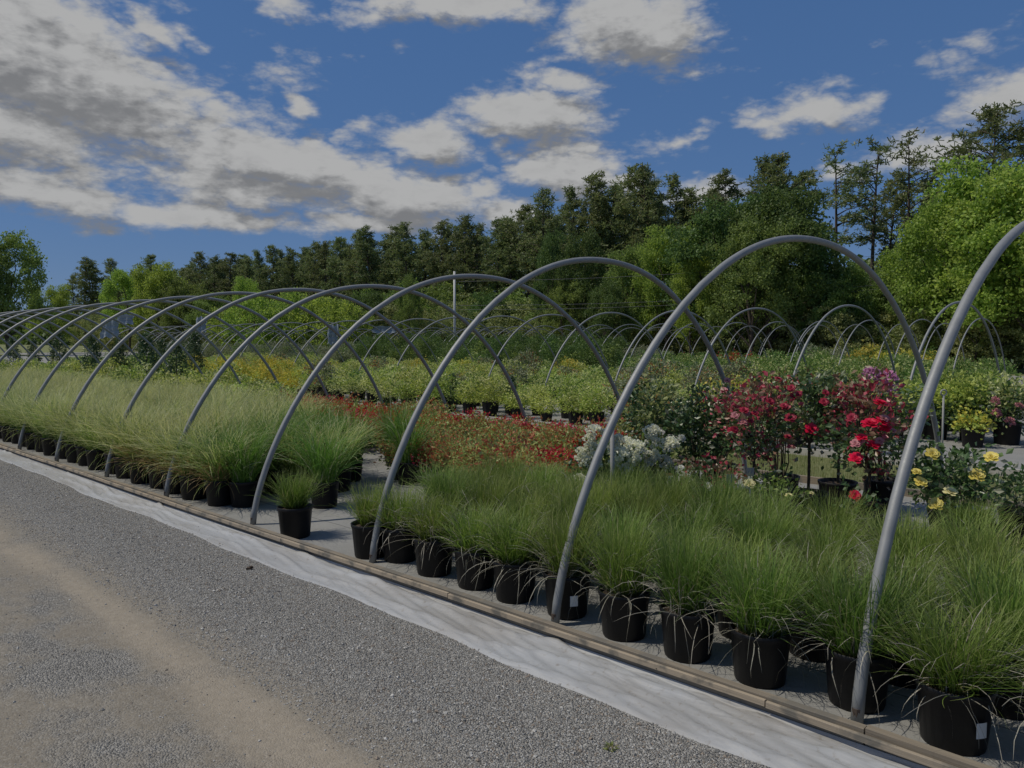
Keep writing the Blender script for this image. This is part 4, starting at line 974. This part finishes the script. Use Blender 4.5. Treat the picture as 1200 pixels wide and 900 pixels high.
# lime bushes and the olive thicket behind the tunnels
for (px, py, Y, ms, lab) in [(300,348,58,BB[0],'vivid lime bush below the far pines, left one of three'),(335,345,56,BB[1],'vivid lime bush in the middle of three'),(375,350,55,BB[0],'vivid lime bush right one of three'),(405,355,52,BB[1],'lime bush just right of the three vivid ones'),(268,362,60,BB[1],'low lime bush at the left end of the vivid bushes')]:
    x, y, _ = at(px, Y); h = topY(px, py, Y); r_ = tree('lime_bush', ms, x, y, h/4, lab, 'bush', 'lime bushes'); r_.scale = (h/4*.8, h/4*.8, h/4)
c = 0
for t, tops, ms, lab in ((43.5, (358, 384), BO, 'olive green bush in the thicket behind the tunnels'), (46, (348, 378), BO+BD, 'taller olive bush at the back of the thicket'), (50, (338, 372), BD, 'green undergrowth bush at the edge of the wood'), (54, (335, 362), BD, 'green undergrowth bush among the front pine trunks')):
    s = -8.0
    while s < 150:
        ss = s+random.uniform(-.5, .5); x, y, _ = P(ss, t+random.uniform(-.7, .7)); a, b = pix(x, y, 2)
        if -40 < a < 1260:
            top = random.uniform(*tops)
            h = max(1.4, topY(a, top if a > 430 else top*.35+.65*372, y)); k = h/4; w_ = max(.75, min(1.3, h/4))*random.uniform(.8, 1.1)
            nb_ = len([o for o in bpy.data.objects if o.name.startswith('thicket_bush')])+1
            r_ = tree('thicket_bush', random.choice(ms), x, y, k, (f'olive green bush at the front of the thicket, {nth(nb_)} from the right' if t == 43.5 and nb_ < 60 else lab), 'bush', 'bushes between the tunnels and the wood'); r_.scale = (w_, w_, k)
        s += 2.6+max(0, s)*.02
# the wood's depths, one mass beyond the counted trees
N = 70000
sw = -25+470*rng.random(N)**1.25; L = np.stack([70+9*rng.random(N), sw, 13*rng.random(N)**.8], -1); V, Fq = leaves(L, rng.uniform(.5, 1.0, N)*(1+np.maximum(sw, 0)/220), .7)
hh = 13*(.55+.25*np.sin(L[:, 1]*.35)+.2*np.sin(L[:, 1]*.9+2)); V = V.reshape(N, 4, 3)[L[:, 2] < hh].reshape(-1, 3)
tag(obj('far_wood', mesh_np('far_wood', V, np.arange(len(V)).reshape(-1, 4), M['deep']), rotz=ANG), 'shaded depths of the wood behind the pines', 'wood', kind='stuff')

# utility poles, wires, far odds and ends
def upole(px, Y, ztop, r, label, m):
    x, y, _ = at(px, Y); root = empty('utility_pole', (x, y, 0)); tag(root, label, 'pole'); mb = MB(); mb.tube([(0, 0, 0), (0, 0, ztop)], [r, r*.8], 9); obj('pole_shaft', mb.mesh('pole_shaft', m, True), root); return root
p1 = upole(1137, 43.5, topY(1137, 270, 43.5), .16, 'grey utility pole half hidden by the bright green tree', M['pole'])
obj('transformer_box', MB().box((.0, -.2, topY(1137, 296, 43.5)), (.45, .4, .8)).mesh('transformer_box', M['pole']), p1)
p2 = upole(533, 49, topY(533, 318, 49), .09, 'thin white pole before the dark pines', M['label_w'])
for i, (ya, yb) in enumerate(((286, 352), (322, 358), (327, 363))):
    xa, y_a, _ = at(1137, 43.5); xb, y_b, _ = at(533, 49); za, zb = topY(1137, ya, 43.5), topY(533, yb if i else 330, 49)
    u = np.linspace(0, 1, 24)[:, None]; pts = np.array((xa, y_a, za))*(1-u)+np.array((xb, y_b, zb))*u-np.array((0, 0, 1))*np.sin(u*pi)*.5
    tag(obj('overhead_wire', MB().tube(pts, .009, 4).mesh('overhead_wire', M['wire'])), ['upper', 'middle', 'lower'][i]+' overhead wire strung between grey and white poles', 'wire')
# small finds on the gravel
xw, yw, _ = at(719, 2.86)
V, Fq, UV = ribbons(40, .02, .0, (.01, .025), (.004, .009), 1.0, (.2, 1.0), 4)
o = obj('weed', mesh_np('weed', V, Fq, M['lawn'], uv=UV), loc=(xw, yw, .03)); tag(o, 'tiny yellow-green weed sprouting in the loose gravel beside the plastic strip', 'weed')
xw, yw, _ = at(287, 5.15); mb = MB(); mb.box((0, 0, .01), (.035, .022, .018)); mb.box((.012, .008, .02), (.02, .02, .014), rot=[(.8, -.6, 0), (.6, .8, 0), (0, 0, 1)])
tag(obj('dark_clod', mb.mesh('dark_clod', M['soil']), loc=(xw, yw, .025)), 'small dark clod lying on the gravel road', 'clod')
# torn pieces of tunnel film still hanging on far hoops
for i, (px, py, Y, w, h, lab) in enumerate([(130, 385, 34, .75, .8, 'bluish white film scrap left of the dark conifers'), (148, 374, 40, .9, .5, 'bluish white film scrap second from the left behind the hoops'), (237, 380, 36, .5, .7, 'pale film scrap above the golden shrubs'), (391, 392, 30, .42, .75, 'whitish film scrap between the near hoops left of the middle'), (452, 386, 40, 1.3, .35, 'grey film scrap in the far rows near the middle')]):
    x, y, _ = at(px, Y); zc = topY(px, py, Y); V = []; K = 9; J = 9
    for side in (0, .012):
        for a in range(J):
            for b in range(K):
                u, v = a/(J-1)-.5, b/(K-1)-.5; e = .12*sin(a*2.3+b*1.1+i)
                V.append((u*w*(1+e)+.12*v*w, -.25*w*v*v+.05*sin(a*1.9+i)+.04*sin(b*2.7)+side, zc+v*h*(1+.15*sin(a*1.7+i))))
    q = [(k*J*K+a*K+b, k*J*K+a*K+b+1, k*J*K+(a+1)*K+b+1, k*J*K+(a+1)*K+b) for k in (0, 1) for a in range(J-1) for b in range(K-1)]
    tag(obj('film_scrap', MB().add(V, q).mesh('film_scrap', M['whitething'], True), loc=(x, y, 0)), lab, 'plastic film')
print('objects', len(bpy.data.objects))
